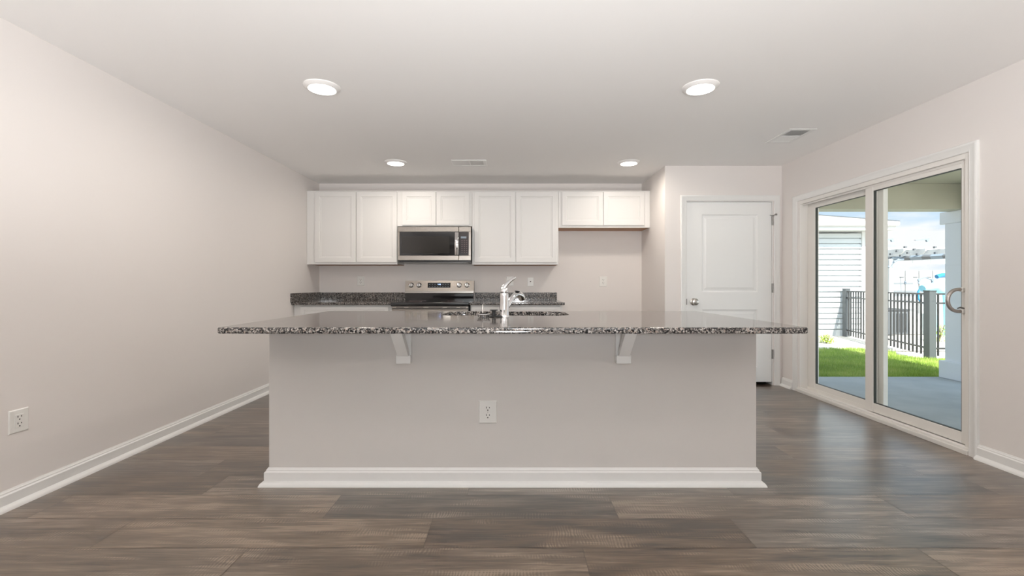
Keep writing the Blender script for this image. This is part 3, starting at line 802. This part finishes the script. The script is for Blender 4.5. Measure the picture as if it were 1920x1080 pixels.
# clock digits, seven-segment
def seg7(bm, ch, x, z, w_, h_, y, tk=.0022):
    S = {'0': 'abcdef', '1': 'bc', '2': 'abged', '3': 'abgcd', '4': 'fgbc', '5': 'afgcd', '8': 'abcdefg'}[ch]
    hh = h_ / 2
    rect = {'a': (0, w_, h_ - tk, h_), 'g': (0, w_, hh - tk / 2, hh + tk / 2), 'd': (0, w_, 0, tk), 'f': (0, tk, hh, h_), 'b': (w_ - tk, w_, hh, h_), 'e': (0, tk, 0, hh), 'c': (w_ - tk, w_, 0, hh)}
    for s in S:
        a, b, c, d = rect[s]; box(bm, x + a, x + b, y, y + .0015, z + c, z + d)
bm = NB(); xx = (821 - 960) * 5.79 / 843
for i_, ch in enumerate('448'):
    seg7(bm, ch, xx + i_ * .012 + (.004 if i_ else 0), 1.112, .008, .016, slope_y(1.12) - .0042)
obj('clock_digits', bm, M['display'], dp)
for k in range(8):
    for r_ in (0, 1):
        if k in (3, 4) and r_: continue
        bm = NB(); x_ = x0 + .02 + k * .034; z_ = 1.090 + r_ * .028; box(bm, x_, x_ + .012, slope_y(z_) - .0028, slope_y(z_) - .0012, z_, z_ + .005); obj('touch_key', bm, M['toy_and_shade_grey'], dp)
bm = NB(); box(bm, RX0 + .012, RX1 - .012, 5.135, 5.18, .846, .868, .001); vs_ = obj('vent_strip', bm, M['steel'], rg)
for a, b in ((.06, .15), (.20, .37), (.43, .59), (.64, .75), (.79, .86)):
    bm = NB(); box(bm, RX0 + a, RX0 + b, 5.1335, 5.137, .854, .861); obj('vent_slot', bm, M['slot'], vs_)
bm = NB(); box(bm, RX0 + .012, RX1 - .012, 5.130, 5.175, .26, .842, .004); od = obj('oven_door', bm, M['steel'], rg)
bm = NB(); box(bm, RX0 + .12, RX1 - .12, 5.127, 5.132, .36, .68, .002); obj('oven_window', bm, M['black_glass'], od)
bm = NB(); tube(bm, [(RX0 + .06, 5.075, .775), (RX1 - .06, 5.075, .775)], .014, 14)
for x_ in (RX0 + .09, RX1 - .09): tube(bm, [(x_, 5.075, .775), (x_, 5.132, .775)], .010, 10)
obj('oven_handle', bm, M['chrome'], od)
bm = NB(); box(bm, RX0 + .012, RX1 - .012, 5.135, 5.175, .09, .25, .004); obj('drawer', bm, M['steel'], rg)

# ------------------------------------------------------------------ base cabinets and kitchen worktops
def base_cab(label, x0, x1, units):
    th = thing('base_cabinet', label, 'cabinet', ((x0 + x1) / 2, 5.55, 0))
    bm = NB(); box(bm, x0, x1, 5.205, YB - .001, .10, .883, .001); box(bm, x0 + .02, x1 - .02, 5.27, YB - .01, 0, .10); obj('body', bm, M['cab'], th)
    for a, b in units:
        bm = NB(); shaker_door(bm, a + .003, b - .003, .715, .866, 5.184, .020, .038); obj('drawer_front', bm, M['cab'], th)
        bm = NB(); shaker_door(bm, a + .003, (a + b) / 2 - .002, .115, .700, 5.184, .020); obj('cabinet_door', bm, M['cab'], th)
        bm = NB(); shaker_door(bm, (a + b) / 2 + .002, b - .003, .115, .700, 5.184, .020); obj('cabinet_door', bm, M['cab'], th)
    return th
base_cab('white base cabinet left of the range under granite', XL + .002, -1.392, [(-2.44, -1.42)])
base_cab('white base cabinet right of the range under granite', -.481, .583, [(-.47, .56)])
ctl = thing('kitchen_countertop', 'speckled granite worktop in the left corner with backsplash on two walls', 'countertop', (-1.95, 5.5, .884))
bm = NB(); box(bm, XL + .001, -1.389, 5.140, YB - .001, .884, .914, .004, 2); obj('slab', bm, M['granite'], ctl)
bm = NB(); box(bm, XL + .021, -1.386, YB - .021, YB - .001, .914, 1.014, .002); obj('backsplash', bm, M['granite'], ctl)
bm = NB(); box(bm, XL + .001, XL + .021, 5.115, YB - .001, .914, 1.019, .002); obj('side_splash', bm, M['granite'], ctl)
ctr = thing('kitchen_countertop', 'short speckled granite worktop right of the range', 'countertop', (.05, 5.5, .884))
bm = NB(); box(bm, -.485, .604, 5.140, YB - .001, .884, .914, .004, 2); obj('slab', bm, M['granite'], ctr)
bm = NB(); box(bm, -.485, .586, YB - .021, YB - .001, .914, 1.014, .002); obj('backsplash', bm, M['granite'], ctr)

# ------------------------------------------------------------------ outlets
def outlet_local(th, w_, h_, kind):
    """parts of a wall plate facing -y, built round the thing's origin (plate back at y=0)"""
    o = th.location
    bm = NB(); bt = .006; b = .004
    pts = [(w_ / 2, 0), (w_ / 2, -.002), (w_ / 2 - b, -bt)]
    loops = [[bm.verts.new((sx * (w_ / 2 - i), -d, sz * (h_ / 2 - i))) for sx, sz in ((-1, -1), (1, -1), (1, 1), (-1, 1))] for i, d in ((0, 0), (0, .002), (b, bt))]
    for A, B in zip(loops, loops[1:]):
        for k in range(4): bm.faces.new((A[k], A[(k + 1) % 4], B[(k + 1) % 4], B[k]))
    bm.faces.new(loops[-1]); bm.faces.new(loops[0][::-1])
    def put(name, bm, m_, par):
        ob = obj(name, bm, m_, None, (0, 0, 0)); ob.parent = par; ob.location = (0, 0, 0); return ob
    put('cover_plate', bm, M['plate'], th)
    if kind == 'jack':
        bm = NB(); lathe(bm, [(0, 0), (.008, 0), (.008, .004), (0, .004)], (0, -bt + .001, .002), (0, -1, 0), 14); put('jack', bm, M['slot'], th); return
    if kind == 'switch':
        bm = NB(); box(bm, -w_ * .22, w_ * .22, -bt - .002, -bt + .001, -h_ * .27, h_ * .27, .001); rk = put('rocker', bm, M['plate'], th); return
    if kind == 'decora':
        bm = NB(); box(bm, -w_ * .235, w_ * .235, -bt - .0022, -bt + .001, -h_ * .285, h_ * .285, .0012); face = put('receptacle', bm, M['plate'], th)
        faces = {1: face, -1: face}; dz = h_ * .145; yf = -bt - .0022
    else:
        faces = {}; dz = h_ * .165; yf = -bt - .0022
        for s in (1, -1):
            bm = NB(); r = w_ * .205
            pl = []
            for k in range(24):
                a = 2 * math.pi * k / 24; pl.append((max(-r * .93, min(r * .93, 1.04 * r * math.cos(a))), s * dz + max(-r * .86, min(r * .86, r * math.sin(a)))))
            prism(bm, pl, 'y', -bt + .001, yf); faces[s] = put('receptacle', bm, M['plate'], th)
        bm = NB(); lathe(bm, [(0, 0), (.003, 0), (.0028, .001), (0, .001)], (0, -bt, 0), (0, -1, 0), 10); put('screw', bm, M['nickel'], th)
    for s in (1, -1):
        for sx, hh in ((-1, .0095), (1, .0075)):
            bm = NB(); box(bm, sx * w_ * .088 - .0017, sx * w_ * .088 + .0017, yf - .0005, yf + .001, s * dz + .004 - hh * .4, s * dz + .004 + hh * .6); put('slot', bm, M['slot'], faces[s])
        bm = NB(); lathe(bm, [(0, 0), (.0034, 0), (.0034, .0015), (0, .0015)], (0, yf + .001, s * dz - .0095), (0, -1, 0), 12); put('ground_hole', bm, M['slot'], faces[s])
def outlet(name, label, cat, loc, w_, h_, kind, rz=0, group=None):
    th = thing(name, label, cat, (0, 0, 0), group)
    outlet_local(th, w_, h_, kind)
    th.location = loc; th.rotation_euler = (0, 0, rz); return th
outlet('wall_outlet', 'white duplex outlet centred on the island front', 'outlet', (-.135, IY0 - .0002, .4075), .100, .126, 'duplex')
outlet('wall_outlet', 'white rectangular face outlet low on the left wall above the baseboard', 'outlet', (XL + .0002, 2.2985, .425), .094, .118, 'decora', R(90))
k = YB / 843
outlet('wall_outlet', 'small white outlet above the granite backsplash left of the range', 'outlet', ((676.6 - 960) * k, YB - .0002, H + 6.0 * k), .094, .120, 'duplex')
outlet('wall_outlet', 'white outlet on the bare wall of the refrigerator bay', 'outlet', ((1130.8 - 960) * k, YB - .0002, H + 5.3 * k), .101, .134, 'duplex')
outlet('switch_plate', 'white wall plate partly hidden behind the faucet lever', 'wall plate', ((956 - 960) * k, YB - .0002, H + 5.7 * k), .092, .120, 'switch')
outlet('jack_plate', 'narrow white wall plate with one round jack right of the faucet', 'wall plate', ((994.6 - 960) * k, YB - .0002, H + 4.6 * k), .080, .118, 'jack')

# ------------------------------------------------------------------ recessed ceiling lights
def ceiling_light(label, x, y, group='recessed ceiling lights', watts=LAMP_W):
    th = thing('ceiling_light', label, 'ceiling light', (x, y, ZC), group)
    bm = NB(); lathe(bm, [(.118, 0), (.117, -.005), (.110, -.011), (.096, -.019), (.092, -.021), (.088, -.020)], (x, y, ZC), n=40)
    obj('trim_ring', bm, M['lamp_trim'], th)
    bm = NB(); lathe(bm, [(.0885, -.020), (.07, -.0215), (0, -.022)], (x, y, ZC), n=40); obj('lens', bm, M['lens'], th)
    ld = bpy.data.lights.new('lamp', 'AREA'); ld.shape = 'DISK'; ld.size = .17; ld.energy = watts; ld.color = LAMP_COL; ld.spread = R(172)
    lo = bpy.data.objects.new('lamp', ld); COL.objects.link(lo); lo.parent = th; lo.location = (0, 0, -.026)
    return th
ceiling_light('round recessed light on the ceiling, front left, near the viewer', -1.267, 3.00)
ceiling_light('round recessed light on the ceiling, front right, near the viewer', 1.257, 3.00)
ceiling_light('small looking recessed light over the range, left of the ceiling vent', -1.254, 4.85)
ceiling_light('small looking recessed light in front of the refrigerator bay, right of the vent', 1.260, 4.85)
for y_ in (1.15, -.7, -2.55):  # unseen ceiling lights added out of frame to brighten the room
    for x_ in (-1.26, 1.26):
        ceiling_light('unseen recessed ceiling light added out of view for more light', x_, y_, 'recessed lights added out of view', 4.0)

# ------------------------------------------------------------------ ceiling vents
def vent(label, x0, x1, y0, y1, along):
    th = thing('ceiling_vent', label, 'vent', ((x0 + x1) / 2, (y0 + y1) / 2, ZC), 'white ceiling vents')
    b = .034
    bm = NB()
    for q in ((x0, x1, y0, y0 + b), (x0, x1, y1 - b, y1), (x0, x0 + b, y0 + b, y1 - b), (x1 - b, x1, y0 + b, y1 - b)): box(bm, q[0], q[1], q[2], q[3], ZC - .007, ZC, .002)
    if along == 'x': xm = (x0 + x1) / 2; box(bm, xm - .006, xm + .006, y0 + b, y1 - b, ZC - .006, ZC)
    else: ym = (y0 + y1) / 2; box(bm, x0 + b, x1 - b, ym - .006, ym + .006, ZC - .006, ZC)
    obj('frame', bm, M['trim'], th)
    bm = NB(); box(bm, x0 + b, x1 - b, y0 + b, y1 - b, ZC - .0008, ZC - .0002); obj('duct', bm, M['vent_dark'], th)
    L = (x1 - x0 if along == 'x' else y1 - y0) - 2 * b; n = 22
    for k in range(n):
        s = (k + .5) / n; c = (x0 if along == 'x' else y0) + b + L * s; t_ = .0072 if s < .5 else -.0072
        bm = NB()
        if along == 'x': prism(bm, [(c - t_, ZC - .0065), (c - t_ + .0015, ZC - .0065), (c + t_ + .0015, ZC - .001), (c + t_, ZC - .001)], 'y', y0 + b, y1 - b)
        else: prism(bm, [(c - t_, ZC - .0056), (c - t_ + .0012, ZC - .0056), (c + t_ + .0012, ZC - .0026), (c + t_, ZC - .0026)], 'x', x0 + b, x1 - b)
        obj('slat', bm, M['trim'], th)
vent('small white ceiling vent in front of the wall cabinets, between two lights', -.645, -.275, 4.758, 5.000, 'x')
vent('white ceiling vent near the patio door wall', 2.350, 2.585, 3.805, 4.177, 'y')

# ================================================================== OUTDOORS
PZ0 = -.10        # patio level
def st2(name, bm, material, label=None): return struct(name, bm, material, label)
bm = NB(); box(bm, XR + .15, 6.05, .8, 5.95, -.30, PZ0, .008); st2('patio_slab', bm, M['concrete'], 'covered concrete patio')
bm = NB(); box(bm, XR + .15, 6.10, .8, 5.82, 2.377, 2.45); st2('porch_ceiling', bm, M['porch'])
bm = NB(); box(bm, XR + .15, 6.05, 5.60, 5.825, 2.060, 2.376, .003); st2('porch_beam', bm, M['porch'], 'olive beige beam at the porch edge')
bm = NB(); box(bm, 5.66, 6.05, .8, 5.60, 2.060, 2.376, .003); st2('porch_side_beam', bm, M['porch'])
bm = NB(); prism(bm, [(XL - .4, 2.57), (XR + .15, 2.57), (XR + .15, 2.46), (6.14, 2.46), (6.14, 2.60), (XL - .4, 2.75)], 'y', YR - 3.2, 6.02); st2('house_roof', bm, M['shingle'])  # long unseen rear overhang added to keep sun out of the rear windows
pc = thing('porch_column', 'wide white square porch column at the patio corner', 'column', (5.86, 5.70, PZ0), kind='structure')
bm = NB(); box(bm, 5.665, 6.03, 5.515, 5.885, PZ0, 2.06, .004); obj('shaft', bm, M['column'], pc)
bm = NB(); box(bm, 5.620, 6.075, 5.475, 5.925, PZ0, .125, .006); obj('plinth', bm, M['column'], pc)
bm = NB(); box(bm, 5.625, 6.07, 5.48, 5.92, 1.905, 2.059, .006); obj('capital', bm, M['column'], pc)

GZ = -.125
bm = NB(); quad(bm, (-40, -40, GZ - .06), (80, -40, GZ - .06), (80, 90, GZ - .06), (-40, 90, GZ - .06)); st2('ground', bm, M['mulch'])
LY1 = 8.75
bm = NB()
prism(bm, [(3.2, 5.952), (14, 5.952), (14, 7.0), (7.4, 7.35), (6.9, 7.6), (6.9, LY1 - .5), (6.7, LY1), (3.2, LY1 + .05)], 'z', GZ - .05, GZ - .01); st2('lawn_ground', bm, M['soil'], 'lawn beyond the patio')
# grass blades, one uncountable mat
bm = NB(); cl = bm.loops.layers.float_color.new('tone'); rg_ = random.Random(3)
for i in range(26000):
    y = 5.96 + (LY1 - 5.96) * rg_.random() ** 1.2
    xa, xb = 560 * y / 843, 835 * y / 843
    x = xa + (xb - xa) * rg_.random()
    if y > 7.5 and x > 6.9 + .12 * math.sin(y * 7): continue
    h = rg_.uniform(.022, .055); a = rg_.random() * math.pi; w_ = .0035
    lx, ly = rg_.uniform(-.02, .02), rg_.uniform(-.02, .02)
    f = bm.faces.new([bm.verts.new(p) for p in ((x - w_ * math.cos(a), y - w_ * math.sin(a), GZ - .012), (x + w_ * math.cos(a), y + w_ * math.sin(a), GZ - .012), (x + lx, y + ly, GZ + h))])
    pv = noise.noise((x * 2.3, y * 2.3, 0)) * .5 + .45 + rg_.uniform(-.28, .28)
    for l in f.loops: l[cl] = (max(0, min(1, pv)), 0, 0, 1)
go = obj('grass', bm, M['grass'], None, (5.5, 7.2, GZ), keep=True); tag(go, 'short green lawn grass beyond the patio, half in shade', 'grass', kind='stuff')
# pale gravel bed strips
bm = NB(); box(bm, 3.2, 30, LY1 - .02, 10.95, GZ - .05, GZ - .004); st2('gravel_bed', bm, M['mulch'], 'pale gravel bed in front of the white house')

# neighbour's house with lap siding
HY, HX1_ = 10.9, 8.50
nh = thing('neighbour_house', 'white lap sided house with shallow roof beyond the lawn', 'house', (5.5, HY + 2, GZ))
bm = NB(); z = .02; lap = .1295
prof = [(HY + .07, -.16), (HY, -.16), (HY, z)]
while z < 2.35:
    prof += [(HY + .035, z), (HY + .035, z + .025), (HY - .020, z + .025), (HY - .006, z + lap)]; z += lap
prof += [(HY + .07, z)]
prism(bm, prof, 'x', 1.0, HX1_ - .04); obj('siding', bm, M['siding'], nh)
bm = NB(); box(bm, HX1_ - .04, HX1_ + .06, HY - .035, HY + .10, -.16, 2.40, .003); obj('corner_board', bm, M['ext_white'], nh)
bm = NB(); box(bm, HX1_ - .02, HX1_ + .02, HY + .10, 18.5, -.16, 2.40); obj('side_wall', bm, M['siding'], nh)
ev = 10.50; ez0, ez1 = 2.40, 2.58
bm = NB(); box(bm, .8, 8.93, ev, 19, ez0, ez0 + .02); obj('soffit', bm, M['ext_white'], nh)
bm = NB(); box(bm, .8, 8.93, ev - .02, ev, ez0 - .005, ez1); box(bm, 8.93, 8.95, ev - .02, 19, ez0 - .005, ez1); obj('fascia', bm, M['ext_white'], nh)
bm = NB(); tube(bm, [(.8, ev - .055, 2.53), (8.97, ev - .055, 2.53)], .055, 10); obj('gutter', bm, M['ext_white'], nh)
bm = NB()
a_, b_, c_, d_ = (.6, ev - .06, ez1), (9.0, ev - .06, ez1), (9.0, 19, ez1), (.6, 19, ez1)
r1, r2 = (4.5, 14.5, ez1 + 1.05), (6.2, 14.5, ez1 + 1.05)
for q in ((a_, b_, r2, r1), (b_, c_, r2), (c_, d_, r1, r2), (d_, a_, r1), (d_, c_, b_, a_)): bm.faces.new([bm.verts.new(p) for p in q])
bmesh.ops.remove_doubles(bm, verts=bm.verts, dist=1e-4); obj('roof', bm, M['shingle'], nh)
bm = NB(); tube(bm, [b_, r2], .022, 8); obj('hip_cap', bm, M['steel_dark'], nh)

# black metal fence from the house corner towards the porch
A0, A1 = Vector((8.0, 10.76)), Vector((7.10, 7.64))
fe = thing('metal_fence', 'black metal picket fence crossing the gravel beside the lawn', 'fence', (7.4, 8.9, GZ))
def fence_run(P, Q, n, skip_ends=True):
    d = (Q - P); L = d.length; u = d / L; nn = Vector((-u.y, u.x))
    for z_ in (.955, .800, .03):
        bm = NB(); poly = [P + nn * .013, Q + nn * .013, Q - nn * .013, P - nn * .013]
        prism(bm, [(p.x, p.y) for p in poly], 'z', z_ - .013, z_ + .013); obj('rail', bm, M['fence_metal'], fe)
    for k in range(1, n):
        p = P + d * (k / n); bm = NB(); box(bm, p.x - .010, p.x + .010, p.y - .010, p.y + .010, GZ + .03, .965); obj('picket', bm, M['fence_metal'], fe)
def post(p, w_):
    bm = NB(); box(bm, p.x - w_, p.x + w_, p.y - w_, p.y + w_, GZ - .05, 1.0, .003); box(bm, p.x - w_ - .006, p.x + w_ + .006, p.y - w_ - .006, p.y + w_ + .006, 1.0, 1.02, .003); obj('post', bm, M['fence_post'], fe)
fence_run(A0, A1, 26); post(A0, .055); post(A1, .058)
fence_run(A1, Vector((9.6, 7.58)), 18); post(Vector((9.6, 7.58)), .05)

# air conditioner and low block wall beyond the fence
ac = thing('air_conditioner', 'dark grey outdoor air conditioner behind the black fence', 'air conditioner', (9.42, 11.4, GZ))
bm = NB(); box(bm, 9.05, 9.80, 11.10, 11.75, GZ, .46, .02, 2); obj('cabinet', bm, M['ac_and_gap_grey'], ac)
bm = NB(); box(bm, 9.03, 9.82, 11.08, 11.77, .46, .51, .01); obj('top_cover', bm, M['ac_dark'], ac)
for k in range(9):
    bm = NB(); x_ = 9.10 + k * .077; box(bm, x_, x_ + .03, 11.092, 11.102, GZ + .06, .40); obj('louvre', bm, M['ac_dark'], ac)
lw = NB(); box(lw, 9.95, 13.0, 11.6, 11.75, GZ - .05, .36, .01)
tag(obj('block_wall', lw, M['block'], None, (11.3, 11.7, GZ)), 'low pale block wall right of the air conditioner', 'wall')

# white panel fence far behind
wf = thing('white_fence', 'tall white panel fence far beyond the black fence', 'fence', (16, 16.2, GZ))
for k in range(14):
    x_ = 11.7 + k * .497
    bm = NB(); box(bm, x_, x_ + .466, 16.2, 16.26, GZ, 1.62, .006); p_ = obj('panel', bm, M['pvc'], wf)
    bm = NB(); box(bm, x_ + .27, x_ + .42, 16.185, 16.205, 1.36, 1.40); obj('slot_vent', bm, M['ac_and_gap_grey'], p_)
    bm = NB(); box(bm, x_ + .44, x_ + .50, 16.17, 16.205, 1.13, 1.24, .004); obj('latch', bm, M['toy_and_shade_grey'], p_)
# white pergola
pg = thing('pergola', 'white slatted pergola above the tall white fence', 'pergola', (13, 13.5, GZ))
def Pp(px, py, d): return Vector(((px - 960) * d / 843, d, H + (533 - py) * d / 843))
for px_ in (1668, 1800):
    bm = NB(); c = Pp(px_, 540, 13.0); box(bm, c.x - .06, c.x + .06, 12.94, 13.06, GZ, 1.85); obj('post', bm, M['ext_white'], pg)
bA, bB = Pp(1640, 487.3, 14.2), Pp(1815, 477.8, 14.2 * 45.7 / 55.2)
bm = NB(); tube(bm, [bA, bB], .072, 4, ref=(0, .7, .7)); obj('front_beam', bm, M['toy_and_shade_grey'], pg)  # white beam coloured grey, its shade put into the colour
for f_ in (.16, .37, .59, .80):  # darker blocks set along the beam
    bm = NB(); c = bA.lerp(bB, f_) + Vector((0, -.05, 0)); d_ = (bB - bA).normalized() * .11; tube(bm, [c - d_, c + d_], .066, 4, ref=(0, .7, .7)); obj('beam_block', bm, M['ac_and_gap_grey'], pg)
bm = NB(); box(bm, 10.2, 14.8, 15.0, 15.06, 1.80, 1.97, .005); obj('rear_beam', bm, M['ext_white'], pg)
for zx, zy in ((455, 258), (885, 260), (180, 285), (588, 290), (338, 316), (495, 340), (755, 318), (895, 342), (250, 360), (633, 360), (393, 380), (178, 395)):  # dark cubes stand in for the shaded gaps between crossing slats
    bm = NB(); c = Pp(1640 + zx / 7.71, 430 + zy / 7.71, 12.60); box(bm, c.x - .028, c.x + .028, 12.60, 12.66, c.z - .026, c.z + .026); obj('dark_gap', bm, M['ac_and_gap_grey'], pg)
bm = NB(); c = Pp(1668, 495, 12.95); tube(bm, [(c.x - .02, 12.96, c.z - .10), (c.x + .06, 12.96, c.z + .02), (c.x + .22, 12.96, c.z + .11), (c.x + .40, 12.96, c.z + .14)], .035, 8); obj('knee_brace', bm, M['toy_and_shade_grey'], pg)
for k in range(7):
    x_ = 10.35 + k * .60
    bm = NB(); prism(bm, [(12.55, 2.06), (12.62, 1.99), (12.70, 1.97), (15.4, 1.97), (15.4, 2.12), (12.55, 2.12)], 'x', x_ - .022, x_ + .022); obj('rafter', bm, M['ext_white'], pg)
for k in range(8):
    y_ = 12.75 + k * .34
    bm = NB(); box(bm, 10.0, 14.4, y_ - .02, y_ + .02, 2.12, 2.165); obj('purlin', bm, M['pvc'], pg)
for px_, x_ in ((1677, 1), (1743, 2)):  # tails of the white rafters, coloured grey to put in their shaded undersides
    bm = NB(); c = Pp(px_, 446.5, 12.4); prism(bm, [(c.x, c.z), (c.x - .40, c.z - .05), (c.x - .36, c.z - .065), (c.x - .08, c.z - .05), (c.x - .06, c.z - .10), (c.x - .01, c.z - .09)], 'y', 12.4, 12.45); obj('rafter_tail', bm, M['toy_and_shade_grey'], pg)

# blue play toy
ty = thing('play_slide', 'bright blue plastic play toy behind the fence post', 'toy', (10.5, 11.9, GZ))
def pts_px(lst, d): return [Pp(a, b, d) for a, b in lst]
bm = NB(); tube(bm, pts_px([(1729, 541), (1742, 538.5), (1752, 537), (1760, 543), (1772, 548)], 11.2), [.10, .13, .13, .11, .10], 14, flat=.8); obj('canopy', bm, M['toy_blue'], ty)
bm = NB(); tube(bm, pts_px([(1756, 519), (1766, 516), (1790, 516)], 11.4), .055, 10); obj('roof_edge', bm, M['toy_deep'], ty)
bm = NB(); tube(bm, pts_px([(1724, 543), (1721, 549), (1722, 560), (1727, 567), (1738, 570)], 11.1), .022, 8); obj('hand_loop', bm, M['toy_deep'], ty)
bm = NB(); tube(bm, pts_px([(1750, 550), (1752, 600), (1752, 645)], 11.3), .05, 10); obj('leg', bm, M['toy_blue'], ty)
bm = NB(); tube(bm, pts_px([(1772, 548), (1774, 600), (1774, 645)], 11.3), .05, 10); obj('leg', bm, M['toy_blue'], ty)
for a, b in ((1722, 525), (1747, 525)):
    bm = NB(); c = Pp(a, b, 11.5); lathe(bm, [(0, 0), (.035, 0), (.042, .02), (.035, .04), (0, .04)], c, (0, -1, 0), 14); obj('knob', bm, M['toy_and_shade_grey'], ty)
bm = NB(); tube(bm, pts_px([(1722, 524), (1735, 520), (1747, 525), (1752, 560)], 11.5), .02, 8); obj('rail', bm, M['toy_and_shade_grey'], ty)

# hose loop by the white house corner
hs_ = NB()
for r0, py_ in ((.20, 552), (.26, 596)):
    c = Pp(1650, py_, 10.75); ptsl = [(c.x + r0 * .55 * math.cos(2 * math.pi * k / 24), 10.75 + .015 * math.sin(k), c.z + r0 * 1.7 * math.sin(2 * math.pi * k / 24)) for k in range(25)]
    tube(hs_, ptsl, .014, 8, cap=False)
tag(obj('garden_hose', hs_, M['hose'], None, (8.8, 10.75, .4)), 'pale coiled hose hanging by the white house corner', 'hose')

# shrubs
def shrub(label, c, r, h, m_, seed, n):
    th = thing('shrub', label, 'shrub', c); rs = random.Random(seed)
    bm = NB()
    for k in range(6):
        a = rs.random() * 6.28; tube(bm, [(c[0], c[1], c[2] - .02), (c[0] + r * .5 * math.cos(a), c[1] + r * .5 * math.sin(a), c[2] + h * .8)], [.008, .003], 5)
    obj('stems', bm, M['stem'], th)
    bm = NB()
    for k in range(n):
        a = rs.random() * 6.28; rr2 = r * math.sqrt(rs.random()); zz_ = c[2] + h * (.1 + .9 * rs.random()) * (1 - .4 * rr2 / r)
        p = Vector((c[0] + rr2 * math.cos(a), c[1] + rr2 * math.sin(a), zz_)); q = Matrix.Rotation(rs.random() * 6.28, 3, 'Z') @ Matrix.Rotation(rs.uniform(-.9, .6), 3, 'X')
        l = rs.uniform(.03, .06); bm.faces.new([bm.verts.new(p + q @ Vector(v)) for v in ((0, 0, 0), (l * .3, l * .5, .006), (0, l, 0), (-l * .3, l * .5, .006))])
    obj('foliage', bm, m_, th, keep=True)
shrub('small yellow green shrub in the gravel before the white siding', (6.68, 9.55, GZ), .14, .22, M['leaf'], 1, 260)
shrub('pale green shrub behind the fence beside the porch column', (9.3, 9.80, GZ), .20, .46, M['leaf_pale'], 2, 420)
